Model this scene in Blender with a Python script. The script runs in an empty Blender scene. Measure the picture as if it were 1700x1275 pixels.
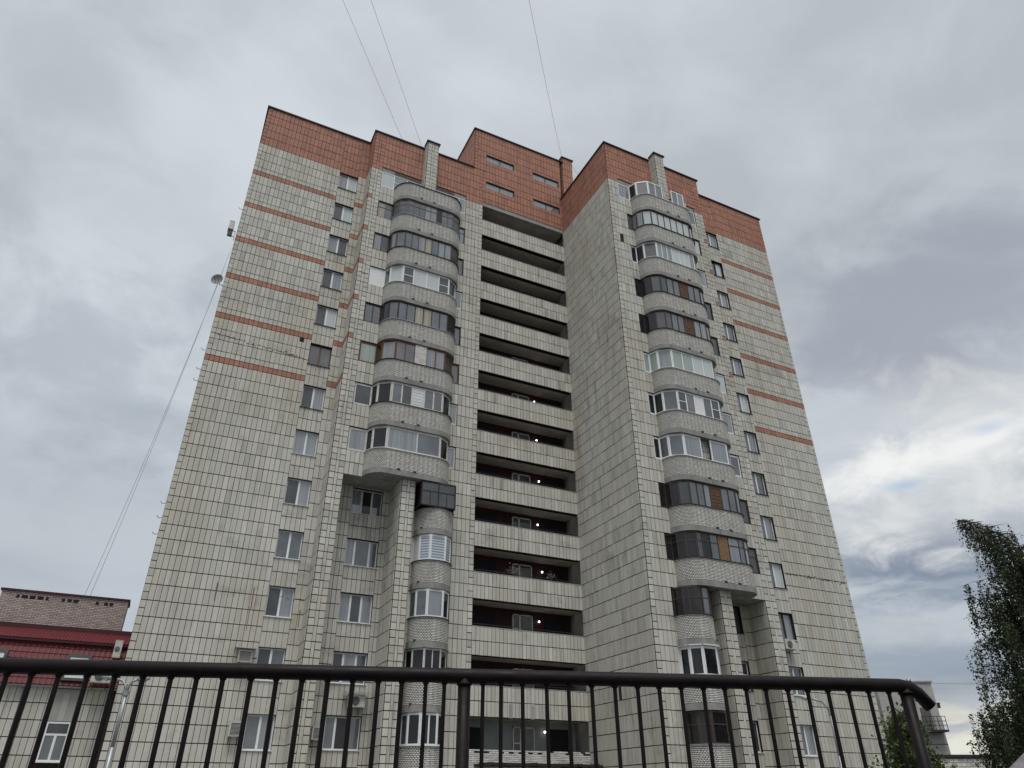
import bpy, math, random
from mathutils import Vector, Matrix
random.seed(7)
GZ = 38.8                      # local facade height 0 is 38.8 m above the ground
C = bpy.context.scene
col = C.collection

# ---------------------------------------------------------------- camera
cd = bpy.data.cameras.new('camera'); cam = bpy.data.objects.new('camera', cd); col.objects.link(cam); C.camera = cam
R_ = Vector((0.89752, -0.44096, -0.00278)); U_ = Vector((-0.22281, -0.45893, 0.86008)); F_ = Vector((0.38053, 0.77133, 0.51015))
CP = Vector((-14.62769, -34.37322, -37.15628 + GZ))
m = Matrix((R_, U_, -F_)).transposed().to_4x4(); m.translation = CP
cam.matrix_world = m
cd.sensor_width = 36; cd.lens = 36 * 1170.4526 / 1700; cd.clip_start = 0.05; cd.clip_end = 3000

def pix(x, y, dist):
    """point seen at photo pixel x, y at a horizontal distance"""
    d = R_ * ((x - 850) / 1170.4526) + U_ * ((637.5 - y) / 1170.4526) + F_
    return CP + d * (dist / math.hypot(d.x, d.y))

# ---------------------------------------------------------------- light
SUN_EL, SUN_AZ = 66, 200        # degrees; azimuth clockwise from +y
w = bpy.data.worlds.new('World'); C.world = w; w.use_nodes = True
nt = w.node_tree; nt.nodes.clear()
def N(t, kind, **kw):
    n = t.nodes.new(kind)
    for k, v in kw.items(): setattr(n, k, v)
    return n
def lk(t, a, b): t.links.new(a, b)
def mth(t, op, a, b=None, c=None, clamp=False):
    n = N(t, 'ShaderNodeMath', operation=op); n.use_clamp = clamp
    for i, v in enumerate((a, b, c)):
        if v is None: continue
        if isinstance(v, (int, float)): n.inputs[i].default_value = v
        else: lk(t, v, n.inputs[i])
    return n.outputs[0]
def mixc(t, f, a, b):
    n = N(t, 'ShaderNodeMix', data_type='RGBA')
    for s, v in ((0, f), (6, a), (7, b)):
        if isinstance(v, (int, float)): n.inputs[s].default_value = v
        elif isinstance(v, tuple): n.inputs[s].default_value = (*v, 1)
        else: lk(t, v, n.inputs[s])
    return n.outputs[2]
def noise(t, vec, scale, detail=4, rough=.55, dist=0):
    n = N(t, 'ShaderNodeTexNoise'); n.inputs['Scale'].default_value = scale; n.inputs['Detail'].default_value = detail
    n.inputs['Roughness'].default_value = rough; n.inputs['Distortion'].default_value = dist; lk(t, vec, n.inputs['Vector'])
    return n.outputs[0]
def ramp(t, f, stops):
    n = N(t, 'ShaderNodeValToRGB'); lk(t, f, n.inputs[0]); e = n.color_ramp.elements
    while len(e) < len(stops): e.new(.5)
    for q, (p, c) in zip(e, stops):
        q.position = p; q.color = (c, c, c, 1) if isinstance(c, (int, float)) else (*c, 1)
    return n.outputs[0]
def mrange(t, v, a, b, c=0., d=1., smooth=True):
    n = N(t, 'ShaderNodeMapRange'); n.interpolation_type = 'SMOOTHSTEP' if smooth else 'LINEAR'
    lk(t, v, n.inputs[0])
    for i, q in enumerate((a, b, c, d)): n.inputs[i + 1].default_value = q
    return n.outputs[0]
sky = N(nt, 'ShaderNodeTexSky', sky_type='NISHITA'); sky.sun_disc = False
sky.sun_elevation = math.radians(SUN_EL); sky.sun_rotation = math.radians(SUN_AZ)
tc = N(nt, 'ShaderNodeTexCoord'); dirv = tc.outputs['Generated']
sep = N(nt, 'ShaderNodeSeparateXYZ'); lk(nt, dirv, sep.inputs[0])
zc = mth(nt, 'MAXIMUM', sep.outputs[2], 0.0)
den = mth(nt, 'ADD', zc, 0.22)
cx_ = mth(nt, 'DIVIDE', sep.outputs[0], den); cy_ = mth(nt, 'DIVIDE', sep.outputs[1], den)
cmb = N(nt, 'ShaderNodeCombineXYZ'); lk(nt, cx_, cmb.inputs[0]); lk(nt, cy_, cmb.inputs[1])
pv = cmb.outputs[0]
n1 = noise(nt, pv, 0.55, 5, .5, .6); n2 = noise(nt, pv, 1.7, 6, .55, .8); n3 = noise(nt, pv, 5.5, 6, .6, .5)
azn = mth(nt, 'ARCTAN2', sep.outputs[0], sep.outputs[1]); eln = mth(nt, 'ARCSINE', sep.outputs[2])
wob = mth(nt, 'MULTIPLY', mth(nt, 'SUBTRACT', n2, .5), 2.0); wob2 = mth(nt, 'MULTIPLY', mth(nt, 'SUBTRACT', n3, .5), 2.2)
def lobe(px, py, wa, we, soft=1.0):
    """long soft-edged patch of the cloud deck, by compass direction and height above the horizon, degrees"""
    d = (pix(px, py, 100) - CP).normalized(); a0, e0_ = math.atan2(d.x, d.y), math.asin(d.z)
    u = mth(nt, 'DIVIDE', mth(nt, 'SUBTRACT', azn, a0), math.radians(wa)); v = mth(nt, 'DIVIDE', mth(nt, 'SUBTRACT', eln, e0_), math.radians(we))
    r = mth(nt, 'SQRT', mth(nt, 'ADD', mth(nt, 'MULTIPLY', u, u), mth(nt, 'MULTIPLY', v, v)))
    r = mth(nt, 'ADD', r, mth(nt, 'ADD', wob, wob2))
    return mrange(nt, r, 1.0 + .1 * soft, 1.0 - .9 * soft)
dens = mth(nt, 'ADD', mth(nt, 'MULTIPLY', n1, 0.6), mth(nt, 'ADD', mth(nt, 'MULTIPLY', n2, 0.30), mth(nt, 'MULTIPLY', n3, 0.12)))
shade = ramp(nt, dens, [(.40, .74), (.5, .96), (.60, 1.10)])
tone = N(nt, 'ShaderNodeMix', data_type='RGBA', blend_type='MULTIPLY'); tone.inputs[0].default_value = 1
elev = ramp(nt, zc, [(0.0, (.60, .61, .60)), (.10, (.44, .475, .515)), (.30, (.50, .545, .59)), (.50, (.60, .64, .68)), (.75, (.655, .70, .74))])
lk(nt, elev, tone.inputs[6]); lk(nt, shade, tone.inputs[7])
cloud = tone.outputs[2]
def over(f, amt, c):
    global cloud
    cloud = mixc(nt, mth(nt, 'MULTIPLY', f, amt), cloud, c)
over(lobe(1580, 500, 17, 8), .8, (.35, .375, .43))        # heavy bank high on the right
over(lobe(150, 560, 15, 8), .6, (.39, .44, .485)); over(lobe(60, 60, 14, 9), .5, (.44, .485, .52))
over(lobe(120, 880, 12, 3), .5, (.56, .60, .62))         # and a softer one on the left
over(lobe(1540, 940, 13, 4.2), .9, (.205, .245, .315))    # dark band under the break
over(lobe(1560, 1100, 12, 1.6), .7, (.26, .31, .38))
over(lobe(1590, 770, 16, 6.2), .9, (.76, .775, .77))     # thinner deck where the light comes through
over(lobe(1480, 770, 6, 2.6), .9, (.93, .93, .90))
over(lobe(1640, 730, 6, 2.0), .8, (.93, .93, .91))
over(lobe(1505, 805, 2.6, .7), .8, (.40, .54, .72))
over(lobe(1640, 710, 2.0, .6), .6, (.50, .60, .74))
over(lobe(1560, 1035, 9, 1.3), .6, (.50, .53, .55))
over(lobe(1640, 1180, 8, .8), .8, (.72, .70, .60))
over(lobe(1620, 1240, 14, 1.2), .8, (.84, .83, .72))
scl = N(nt, 'ShaderNodeVectorMath', operation='SCALE'); lk(nt, cloud, scl.inputs[0]); scl.inputs['Scale'].default_value = 6.0
skm = mixc(nt, 0.94, sky.outputs[0], scl.outputs[0])
bg = N(nt, 'ShaderNodeBackground'); bg.inputs[1].default_value = 0.12; lk(nt, skm, bg.inputs[0])
wo = N(nt, 'ShaderNodeOutputWorld'); lk(nt, bg.outputs[0], wo.inputs[0])
sl = bpy.data.lights.new('sun', 'SUN'); sl.energy = 1.5; sl.angle = math.radians(28); sl.color = (1, .975, .94)
so = bpy.data.objects.new('sun', sl); col.objects.link(so)
el, az = math.radians(SUN_EL), math.radians(SUN_AZ)
sd = Vector((math.cos(el) * math.sin(az), math.cos(el) * math.cos(az), math.sin(el)))
so.rotation_euler = sd.to_track_quat('Z', 'Y').to_euler(); so.location = (0, -20, 80)
C.view_settings.view_transform = 'Standard'; C.view_settings.look = 'None'; C.view_settings.gamma = 1
C.view_settings.use_curve_mapping = False; C.view_settings.exposure = 0.50

# ---------------------------------------------------------------- materials
def newmat(name, rough=.8, spec=.3):
    mt = bpy.data.materials.new(name); mt.use_nodes = True; t = mt.node_tree
    b = t.nodes['Principled BSDF']; b.inputs['Roughness'].default_value = rough; b.inputs['Specular IOR Level'].default_value = spec
    return mt, t, b
def wpos(t, sx=1, sy=1, sz=1):
    g = N(t, 'ShaderNodeNewGeometry'); mp = N(t, 'ShaderNodeMapping'); mp.inputs['Scale'].default_value = (sx, sy, sz)
    lk(t, g.outputs['Position'], mp.inputs[0]); return mp.outputs[0]
def varmat(name, c, rough=.8, amp=.25, scale=3., spec=.3, stretch=1., bump=.0, c2=None, metal=0.):
    mt, t, b = newmat(name, rough, spec)
    v = wpos(t, 1, 1, stretch)
    n = noise(t, v, scale, 6, .6)
    a = tuple(q * (1 - amp) for q in c); e = tuple(min(1, q * (1 + amp)) for q in (c2 or c))
    n2 = noise(t, wpos(t), scale * 7, 4, .7)
    f = mth(t, 'ADD', mth(t, 'MULTIPLY', n, .7), mth(t, 'MULTIPLY', n2, .3))
    lk(t, mixc(t, mrange(t, f, .3, .7), a, e), b.inputs['Base Color'])
    b.inputs['Metallic'].default_value = metal
    if bump:
        bp = N(t, 'ShaderNodeBump'); bp.inputs['Strength'].default_value = bump; bp.inputs['Distance'].default_value = .01
        lk(t, n2, bp.inputs['Height']); lk(t, bp.outputs[0], b.inputs['Normal'])
    return mt
def tilemat(name, c, warm, dirt):
    mt, t, b = newmat(name, .72, .25)
    at = N(t, 'ShaderNodeAttribute'); at.attribute_name = 'tint'
    base = mixc(t, at.outputs['Fac'], tuple(q * .74 for q in c), tuple(min(1, q * 1.13) for q in c))
    big = noise(t, wpos(t, 1, 1, .35), .35, 5, .6)
    base = mixc(t, mth(t, 'MULTIPLY', mrange(t, big, .42, .68), .5), base, warm)
    wr = noise(t, wpos(t, 2.2, 2.2, .22), .8, 5, .65)
    base = mixc(t, mth(t, 'MULTIPLY', mrange(t, wr, .55, .74), .45), base, warm)
    st = noise(t, wpos(t, 5, 5, .28), 1.0, 5, .62)
    st2 = noise(t, wpos(t, 1, 1, .6), .8, 4, .6)
    f = mth(t, 'MULTIPLY', mrange(t, st, .50, .74), mrange(t, st2, .35, .7))
    base = mixc(t, mth(t, 'MULTIPLY', f, .8), base, dirt)
    pt_ = noise(t, wpos(t, .8, .8, 1.1), .55, 6, .68)
    base = mixc(t, mth(t, 'MULTIPLY', mrange(t, pt_, .55, .72), .38), base, dirt)
    gr = noise(t, wpos(t, 1, 1, .8), 14, 6, .7)
    base = mixc(t, mth(t, 'MULTIPLY', mrange(t, gr, .5, .8), .35), base, dirt)
    lk(t, base, b.inputs['Base Color'])
    bp = N(t, 'ShaderNodeBump'); bp.inputs['Strength'].default_value = .25; bp.inputs['Distance'].default_value = .01
    lk(t, noise(t, wpos(t), 22, 4, .6), bp.inputs['Height']); lk(t, bp.outputs[0], b.inputs['Normal'])
    return mt
M = {}
M['tile'] = tilemat('pale_tile', (.555, .54, .482), (.435, .39, .295), (.15, .14, .115))
M['red'] = tilemat('terracotta_tile', (.41, .19, .13), (.32, .155, .11), (.12, .07, .055))
M['grout'] = varmat('grout', (.028, .024, .020), .95, .3, 4)
M['concrete'] = varmat('concrete', (.30, .295, .275), .9, .22, 2.2, stretch=.5, bump=.3)
M['soffit'] = varmat('soffit_plaster', (.44, .40, .35), .95, .18, 1.2)
M['wallbody'] = varmat('rendered_wall', (.40, .385, .345), .9, .15, .8)
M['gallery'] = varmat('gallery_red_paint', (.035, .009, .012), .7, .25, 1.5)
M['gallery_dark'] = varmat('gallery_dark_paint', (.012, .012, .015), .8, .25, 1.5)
M['gallery_pale'] = varmat('gallery_pale_paint', (.25, .27, .265), .8, .12, 1.5)
M['coping'] = varmat('coping_metal', (.028, .024, .022), .6, .3, 3)
M['mortar'] = varmat('mortar', (.022, .020, .018), .95, .25, 6)
def brickmat(name, c):
    mt, t, b = newmat(name, .85, .2)
    at = N(t, 'ShaderNodeAttribute'); at.attribute_name = 'tint'
    base = mixc(t, at.outputs['Fac'], tuple(q * .78 for q in c), tuple(min(1, q * 1.12) for q in c))
    n = noise(t, wpos(t, 1, 1, .5), 1.4, 6, .65)
    base = mixc(t, mth(t, 'MULTIPLY', mrange(t, n, .5, .8), .4), base, tuple(q * .5 for q in c))
    lk(t, base, b.inputs['Base Color']); return mt
M['brick'] = brickmat('white_silicate_brick', (.66, .64, .59))
M['pinkbrick'] = brickmat('greyish_pink_brick', (.44, .365, .335))
M['fascia'] = varmat('balcony_edge_concrete', (.25, .245, .23), .9, .25, 2.2, stretch=.4, bump=.3)
M['white'] = varmat('white_plastic_frame', (.74, .75, .75), .4, .05, 2, spec=.5)
M['oldwhite'] = varmat('peeling_white_paint', (.58, .57, .53), .7, .22, 7)
M['brown'] = varmat('brown_wood_frame', (.07, .05, .038), .6, .4, 8)
M['orange'] = varmat('chestnut_wood_frame', (.17, .065, .027), .5, .25, 8)
M['dark'] = varmat('dark_wood_frame', (.035, .026, .022), .6, .4, 8)
M['metal'] = varmat('grey_metal_frame', (.12, .105, .10), .55, .25, 5)
M['sillgrey'] = varmat('blue_grey_sill', (.33, .36, .40), .5, .15, 3)
M['sillwhite'] = varmat('white_sill', (.66, .66, .65), .5, .08, 3)
M['silldark'] = varmat('dark_sill', (.03, .028, .028), .6, .3, 3)
M['louvre'] = varmat('brown_slat', (.13, .07, .04), .7, .4, 14)
M['bamboo'] = varmat('wood_board', (.22, .13, .065), .7, .4, 12)
M['siding'] = varmat('white_siding', (.70, .70, .69), .5, .06, 2)
def glassmat(name, c, rough=.04, ior=1.75, fold=0., dark=None, wav=.02):
    mt, t, b = newmat(name, rough, .5); b.inputs['IOR'].default_value = ior
    v = wpos(t, 1, 1, .15)
    if fold:
        n = noise(t, wpos(t, 12, 12, .12), 1., 3, .5)
        lk(t, mixc(t, mrange(t, n, .35, .65), dark or tuple(q * (1 - fold) for q in c), c), b.inputs['Base Color'])
    else:
        n = noise(t, wpos(t), .9, 3, .5)
        lk(t, mixc(t, mrange(t, n, .35, .65), tuple(q * .7 for q in c), tuple(q * 1.25 for q in c)), b.inputs['Base Color'])
    bp = N(t, 'ShaderNodeBump'); bp.inputs['Strength'].default_value = wav * 10; bp.inputs['Distance'].default_value = .01
    lk(t, noise(t, wpos(t), 1.6, 2, .5), bp.inputs['Height']); lk(t, bp.outputs[0], b.inputs['Normal'])
    return mt
M['g'] = glassmat('window_glass', (.085, .095, .105), ior=2.0)
M['gm'] = glassmat('window_glass_over_net_curtain', (.24, .265, .28), fold=.35, ior=2.0)
M['gs'] = glassmat('window_glass_with_screen', (.05, .053, .056), rough=.25)
M['gp'] = glassmat('window_glass_over_pale_blind', (.50, .54, .53), fold=.08)
M['gg'] = glassmat('window_glass_over_green_curtain', (.33, .40, .35), fold=.25)
M['gd'] = glassmat('dark_window_glass', (.018, .018, .02), ior=1.5)
M['gc'] = glassmat('window_glass_over_cream_curtain', (.40, .35, .27), fold=.35)
def blindmat():
    mt, t, b = newmat('window_glass_over_zebra_blind', .08, .5)
    g = N(t, 'ShaderNodeNewGeometry'); s = N(t, 'ShaderNodeSeparateXYZ'); lk(t, g.outputs['Position'], s.inputs[0])
    f = mth(t, 'GREATER_THAN', mth(t, 'FRACT', mth(t, 'MULTIPLY', s.outputs[2], 7.2)), .45)
    lk(t, mixc(t, f, (.20, .23, .27), (.48, .53, .60)), b.inputs['Base Color']); return mt
M['gz'] = blindmat()
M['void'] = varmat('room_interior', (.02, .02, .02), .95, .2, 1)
def railmat():
    mt, t, b = newmat('brown_painted_steel', .5, .18)
    n = noise(t, wpos(t), 9, 6, .6); c = mixc(t, mrange(t, n, .35, .7), (.005, .0028, .003), (.012, .006, .0062))
    ch = noise(t, wpos(t, 1, 1, .6), 75, 5, .75)
    c = mixc(t, mth(t, 'MULTIPLY', mrange(t, ch, .68, .74), .6), c, (.12, .10, .10))
    r = noise(t, wpos(t), 14, 6, .75)
    c = mixc(t, mth(t, 'MULTIPLY', mrange(t, r, .64, .74), .5), c, (.035, .014, .009))
    lk(t, c, b.inputs['Base Color']); lk(t, mrange(t, n, .3, .7, .42, .62), b.inputs['Roughness'])
    bp = N(t, 'ShaderNodeBump'); bp.inputs['Strength'].default_value = .5; bp.inputs['Distance'].default_value = .002
    lk(t, noise(t, wpos(t), 60, 4, .6), bp.inputs['Height']); lk(t, bp.outputs[0], b.inputs['Normal']); return mt
M['rail'] = railmat()
M['galv'] = varmat('galvanised_steel', (.30, .31, .32), .45, .15, 5, metal=.5)
M['darksteel'] = varmat('dark_steel', (.03, .03, .03), .5, .3, 6)
M['acwhite'] = varmat('aged_white_casing', (.52, .51, .47), .5, .10, 4)
M['acdark'] = varmat('dark_grille', (.05, .05, .05), .6, .2, 9)
M['dish'] = varmat('weathered_grey_paint', (.22, .215, .20), .6, .2, 6)
M['cable'] = varmat('cable_sheath', (.40, .40, .41), .6, .1, 2)
M['redroof'] = varmat('red_metal_roof', (.11, .008, .011), .6, .18, 1.5, spec=.5)
M['redtrim'] = varmat('dark_red_trim', (.05, .008, .010), .5, .2, 2, spec=.4)
M['plaster'] = varmat('grey_plaster', (.33, .33, .30), .9, .10, 1.5)
M['pale'] = varmat('pale_render', (.40, .40, .37), .9, .14, .6, stretch=.4)
M['asphalt'] = varmat('asphalt', (.05, .05, .052), .9, .25, 3, bump=.4)
M['paving'] = varmat('concrete_paving', (.20, .195, .185), .9, .2, 2, bump=.3)
M['bark'] = varmat('birch_bark', (.34, .33, .30), .9, .55, 4, stretch=2.5)
M['bark2'] = varmat('brown_bark', (.10, .08, .06), .9, .3, 6)
def leafmat(name, c, c2):
    mt, t, b = newmat(name, .55, .35)
    at = N(t, 'ShaderNodeAttribute'); at.attribute_name = 'tint'
    lk(t, mixc(t, at.outputs['Fac'], c, c2), b.inputs['Base Color'])
    tr = N(t, 'ShaderNodeBsdfTranslucent'); lk(t, mixc(t, at.outputs['Fac'], c, c2), tr.inputs[0])
    mx = N(t, 'ShaderNodeMixShader'); mx.inputs[0].default_value = .25
    lk(t, b.outputs[0], mx.inputs[1]); lk(t, tr.outputs[0], mx.inputs[2]); lk(t, mx.outputs[0], t.nodes['Material Output'].inputs[0])
    return mt
M['leafb'] = leafmat('birch_leaf', (.016, .028, .011), (.045, .075, .025))
M['leafm'] = leafmat('maple_leaf', (.03, .05, .016), (.10, .135, .04))
M['flower'] = leafmat('pale_petal', (.14, .11, .10), (.28, .22, .20))
mt, t, b = newmat('lamp_glow'); b.inputs['Emission Color'].default_value = (1, .97, .9, 1); b.inputs['Emission Strength'].default_value = 3
M['glow'] = mt

# ---------------------------------------------------------------- mesh helpers
class MB:
    def __init__(s): s.v = []; s.f = []; s.t = []
    def box8(s, p, tint=.5, skip=()):
        """p: 8 corners; 0-3 back ring, 4-7 front ring (same order)"""
        n = len(s.v); s.v += [tuple(q) for q in p]
        a, b_, c, d = Vector(p[0]), Vector(p[1]), Vector(p[3]), Vector(p[4])
        flip = (b_ - a).cross(c - a).dot(d - a) < 0
        F = [(3, 2, 1, 0), (4, 5, 6, 7), (0, 1, 5, 4), (1, 2, 6, 5), (2, 3, 7, 6), (3, 0, 4, 7)]
        for i, q in enumerate(F):
            if i in skip: continue
            q = tuple(n + k for k in q)
            s.f.append(q[::-1] if flip else q); s.t.append(tint)
    def box(s, x0, x1, y0, y1, z0, z1, tint=.5):
        s.box8([(x0, y0, z0), (x1, y0, z0), (x1, y1, z0), (x0, y1, z0), (x0, y0, z1), (x1, y0, z1), (x1, y1, z1), (x0, y1, z1)], tint)
    def poly(s, pts, tint=.5):
        n = len(s.v); s.v += [tuple(q) for q in pts]; s.f.append(tuple(range(n, n + len(pts)))); s.t.append(tint)
    def tube(s, pts, r, seg=8, cap=True):
        pts = [Vector(p) for p in pts]; rr = r if isinstance(r, (list, tuple)) else [r] * len(pts)
        rings = []
        up = None
        for i, p in enumerate(pts):
            d = (pts[min(i + 1, len(pts) - 1)] - pts[max(i - 1, 0)]).normalized()
            if up is None: up = d.orthogonal().normalized()
            sx = (up - d * up.dot(d)).normalized(); up = sx; sy = d.cross(sx)
            n = len(s.v)
            s.v += [tuple(p + (sx * math.cos(2 * math.pi * k / seg) + sy * math.sin(2 * math.pi * k / seg)) * rr[i]) for k in range(seg)]
            rings.append(n)
        for a, b_ in zip(rings, rings[1:]):
            for k in range(seg):
                s.f.append((a + k, a + (k + 1) % seg, b_ + (k + 1) % seg, b_ + k)); s.t.append(.5)
        if cap:
            s.f.append(tuple(rings[0] + k for k in range(seg))[::-1]); s.f.append(tuple(rings[-1] + k for k in range(seg))); s.t += [.5, .5]
    def mesh(s, name, mat, smooth=False):
        me = bpy.data.meshes.new(name); me.from_pydata(s.v, [], s.f); me.materials.append(mat)
        at = me.attributes.new('tint', 'FLOAT', 'FACE'); at.data.foreach_set('value', s.t)
        if smooth: me.polygons.foreach_set('use_smooth', [True] * len(s.f))
        me.update(); return me
    def build(s, name, mat, parent=None, smooth=False, kind=None, label=None):
        return link(name, s.mesh(name, mat, smooth), parent, kind, label)
def link(name, me, parent=None, kind=None, label=None, loc=None):
    o = bpy.data.objects.new(name, me); col.objects.link(o)
    if parent: o.parent = parent; o.matrix_parent_inverse = Matrix.Identity(4)
    if loc is not None: o.location = loc
    if kind: o['kind'] = kind
    if label: o['label'] = label
    return o
def empty(name, loc=(0, 0, 0), label=None, cat=None, group=None):
    o = bpy.data.objects.new(name, None); col.objects.link(o); o.location = loc; o.empty_display_size = .3
    return tag(o, label, cat, group)
def tag(o, label=None, cat=None, group=None):
    if label: o['label'] = label
    if cat: o['category'] = cat
    if group: o['group'] = group
    return o
def icomb(cx, cy, cz, r, mb, seg=10, rings=6, sq=1.):
    n = len(mb.v)
    for i in range(rings + 1):
        th = math.pi * i / rings
        for k in range(seg):
            ph = 2 * math.pi * k / seg
            mb.v.append((cx + r * math.sin(th) * math.cos(ph), cy + r * math.sin(th) * math.sin(ph), cz + r * sq * math.cos(th)))
    for i in range(rings):
        for k in range(seg):
            mb.f.append((n + i * seg + k, n + (i + 1) * seg + k, n + (i + 1) * seg + (k + 1) % seg, n + i * seg + (k + 1) % seg)); mb.t.append(.5)

# ================================================================ the setting
g = MB(); g.poly([(-900, -900, 0), (900, -900, 0), (900, 900, 0), (-900, 900, 0)]); g.build('ground', M['asphalt'], kind='structure')
TZ = GZ - 37.78                                       # raised yard level behind the railing
# front edge of the raised yard follows the railing
A0 = Vector((-15.11, -31.0, 0)); A1 = Vector((-11.53, -32.08, 0)); rd = (A1 - A0).normalized(); rn = Vector((-rd.y, rd.x, 0))
e0 = A0 - rd * 14 - rn * .25; e1 = A0 + rd * 4.3 - rn * .25
te = MB()
te.poly([(e0.x, e0.y, TZ), (e1.x, e1.y, TZ), (e1.x + 3, e1.y + 10, TZ), (60, 2, TZ), (60, 60, TZ), (-60, 60, TZ), (-60, -18, TZ)])
te.build('raised_yard', M['paving'], kind='structure')
rw = MB()
for p, q in ((e0, e1), (e1, Vector((e1.x + 3, e1.y + 10, 0))), (Vector((e1.x + 3, e1.y + 10, 0)), Vector((60, 2, 0))), (Vector((-60, -18, 0)), e0)):
    dd = (q - p).normalized(); nn = Vector((-dd.y, dd.x, 0)) * .25
    rw.box8([(p.x, p.y, -.2), (q.x, q.y, -.2), (q.x + nn.x, q.y + nn.y, -.2), (p.x + nn.x, p.y + nn.y, -.2),
             (p.x, p.y, TZ + .06), (q.x, q.y, TZ + .06), (q.x + nn.x, q.y + nn.y, TZ + .06), (p.x + nn.x, p.y + nn.y, TZ + .06)])
rwo = rw.build('retaining_wall', M['concrete']); tag(rwo, 'low grey concrete retaining wall carrying the brown steel railing', 'wall')

# ================================================================ apartment building
B = empty('apartment_building', (0, 0, 0), 'tall beige tiled apartment tower with terracotta tiled top and curved brick balconies', 'building')
LASTZ = -37.79
class Frame:
    def __init__(s, ox, oy, ex, ey, nx, ny): s.o = (ox, oy); s.e = (ex, ey); s.n = (nx, ny)
    def P(s, u, off, z): return (s.o[0] + s.e[0] * u + s.n[0] * off, s.o[1] + s.e[1] * u + s.n[1] * off, z + GZ)
XR, YR = 6.70, -6.19
FL = Frame(0, 0, -1, 0, 0, -1); FR = Frame(XR, YR, 1, 0, 0, -1)
WL = Frame(0, 1.24, -1, 0, 0, -1); WR = Frame(XR, YR + 1.09, 1, 0, 0, -1)
tiles = {'tile': MB(), 'red': MB()}
body = MB()
cands = []          # full size tiles that could be single objects
GV, GH, TH = .022, .040, .022
def tile(fr, ua, ub, za, zb, mat):
    if ub - ua < .05 or zb - za < .05: return
    r = random.random()
    if r < .00015 and zb - za > .5: return             # fallen tile
    base = .52 + .17 * random.gauss(0, 1)
    if random.random() < .05: base -= .4
    tint = min(1, max(0, base))
    j = lambda s: random.uniform(-s, s)
    a, b_ = ua + GV / 2 + j(.003), ub - GV / 2 + j(.003); c, d = za + GH / 2 + j(.004), zb - GH / 2 + j(.004)
    dp = TH + j(.004)
    t1, t2 = j(.003), j(.003)
    P = [fr.P(a, 0, c), fr.P(b_, 0, c), fr.P(b_, 0, d), fr.P(a, 0, d), fr.P(a, dp + t1, c), fr.P(b_, dp + t2, c), fr.P(b_, dp - t1, d), fr.P(a, dp - t2, d)]
    if mat == 'tile' and abs(ub - ua - .25) < .006 and abs(zb - za - .7) < .01 and fr in (WL,):
        cands.append((fr, ua, za, P, tint))
    else:
        tiles[mat].box8(P, tint, skip=(0,))
def solid(fr, ua, ub, za, zb, thick=.3, front=0.):
    body.box8([fr.P(ua, -thick, za), fr.P(ub, -thick, za), fr.P(ub, -thick, zb), fr.P(ua, -thick, zb),
               fr.P(ua, front, za), fr.P(ub, front, za), fr.P(ub, front, zb), fr.P(ua, front, zb)])
def subtract(za, zb, ops):
    seg = [(za, zb)]
    for oa, ob in ops:
        new = []
        for a, b_ in seg:
            if ob <= a + 1e-6 or oa >= b_ - 1e-6: new.append((a, b_)); continue
            if oa > a + .01: new.append((a, oa))
            if ob < b_ - .01: new.append((ob, b_))
        seg = new
    return seg
def zone(fr, ua, ub, ztop, zbot, typ='col', ops=(), band=0, off=0., redz=0., wid=.25, front=0., qhalf=None):
    """one vertical strip of wall: backing plus tiles, with openings cut out"""
    for a, b_ in subtract(zbot, ztop, ops): solid(fr, ua, ub, a, b_, front=front)
    f2 = Frame(fr.o[0] + fr.n[0] * front, fr.o[1] + fr.n[1] * front, *fr.e, *fr.n) if front else fr
    rows = []
    k0 = int(math.floor((zbot - off) / .7)) - 1; k1 = int(math.ceil((ztop - off) / .7)) + 1
    for k in range(k0, k1):
        a, b_ = off + k * .7, off + (k + 1) * .7
        if typ == 'quoin': rows += [(a, a + .35), (a + .35, b_)]
        elif band and k % 4 == 0 and -band <= k // 4 <= -1: rows += [(a, a + .35), (a + .35, b_)]
        else: rows.append((a, b_))
    n = 1 if typ in ('quoin', 'strip') else max(1, round((ub - ua) / wid)); du = (ub - ua) / n
    for a, b_ in rows:
        a2, b2 = max(a, zbot), min(b_, ztop)
        if b2 - a2 < .05: continue
        kk = round(a / .7 * 2) / 2
        isband = band and abs(a / 2.8 - round(a / 2.8)) < .01 and 1 <= -round(a / 2.8) <= band and b_ - a < .4
        # a row that straddles the colour line is split there
        parts = [(a2, redz, 'tile'), (redz, b2, 'red')] if a2 < redz - .01 < b2 - .02 else [(a2, b2, 'red' if a2 >= redz - .01 or isband else 'tile')]
        for p0, p1, mt in parts:
            for s0, s1 in subtract(p0, p1, ops):
                for i in range(n): tile(f2, ua + i * du, ua + (i + 1) * du, s0, s1, mt)
TOP = 3.5
ops14 = [(-2.8 * k - 1.4, -2.8 * k) for k in range(14)]
opsw = [(-2.8 * k - 1.6, -2.8 * k - .2) for k in range(13)]
# ---- wings
zone(WL, 8.24, 8.82, TOP, LASTZ, band=6); zone(WL, 8.82, 10.06, TOP, LASTZ, ops=opsw, off=-.2, redz=-.2); zone(WL, 10.06, 15.13, TOP, LASTZ, band=6, wid=.2535)
zone(WL, 15.13, 15.38, TOP, LASTZ, 'quoin', band=6)
zone(WR, 8.24, 9.17, TOP, LASTZ, band=6); zone(WR, 9.17, 10.42, TOP, LASTZ, ops=opsw, off=-.2, redz=-.2); zone(WR, 10.42, 15.27, TOP, LASTZ, band=6, wid=.2535)
zone(WR, 15.27, 15.52, TOP, LASTZ, 'quoin', band=6)
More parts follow.
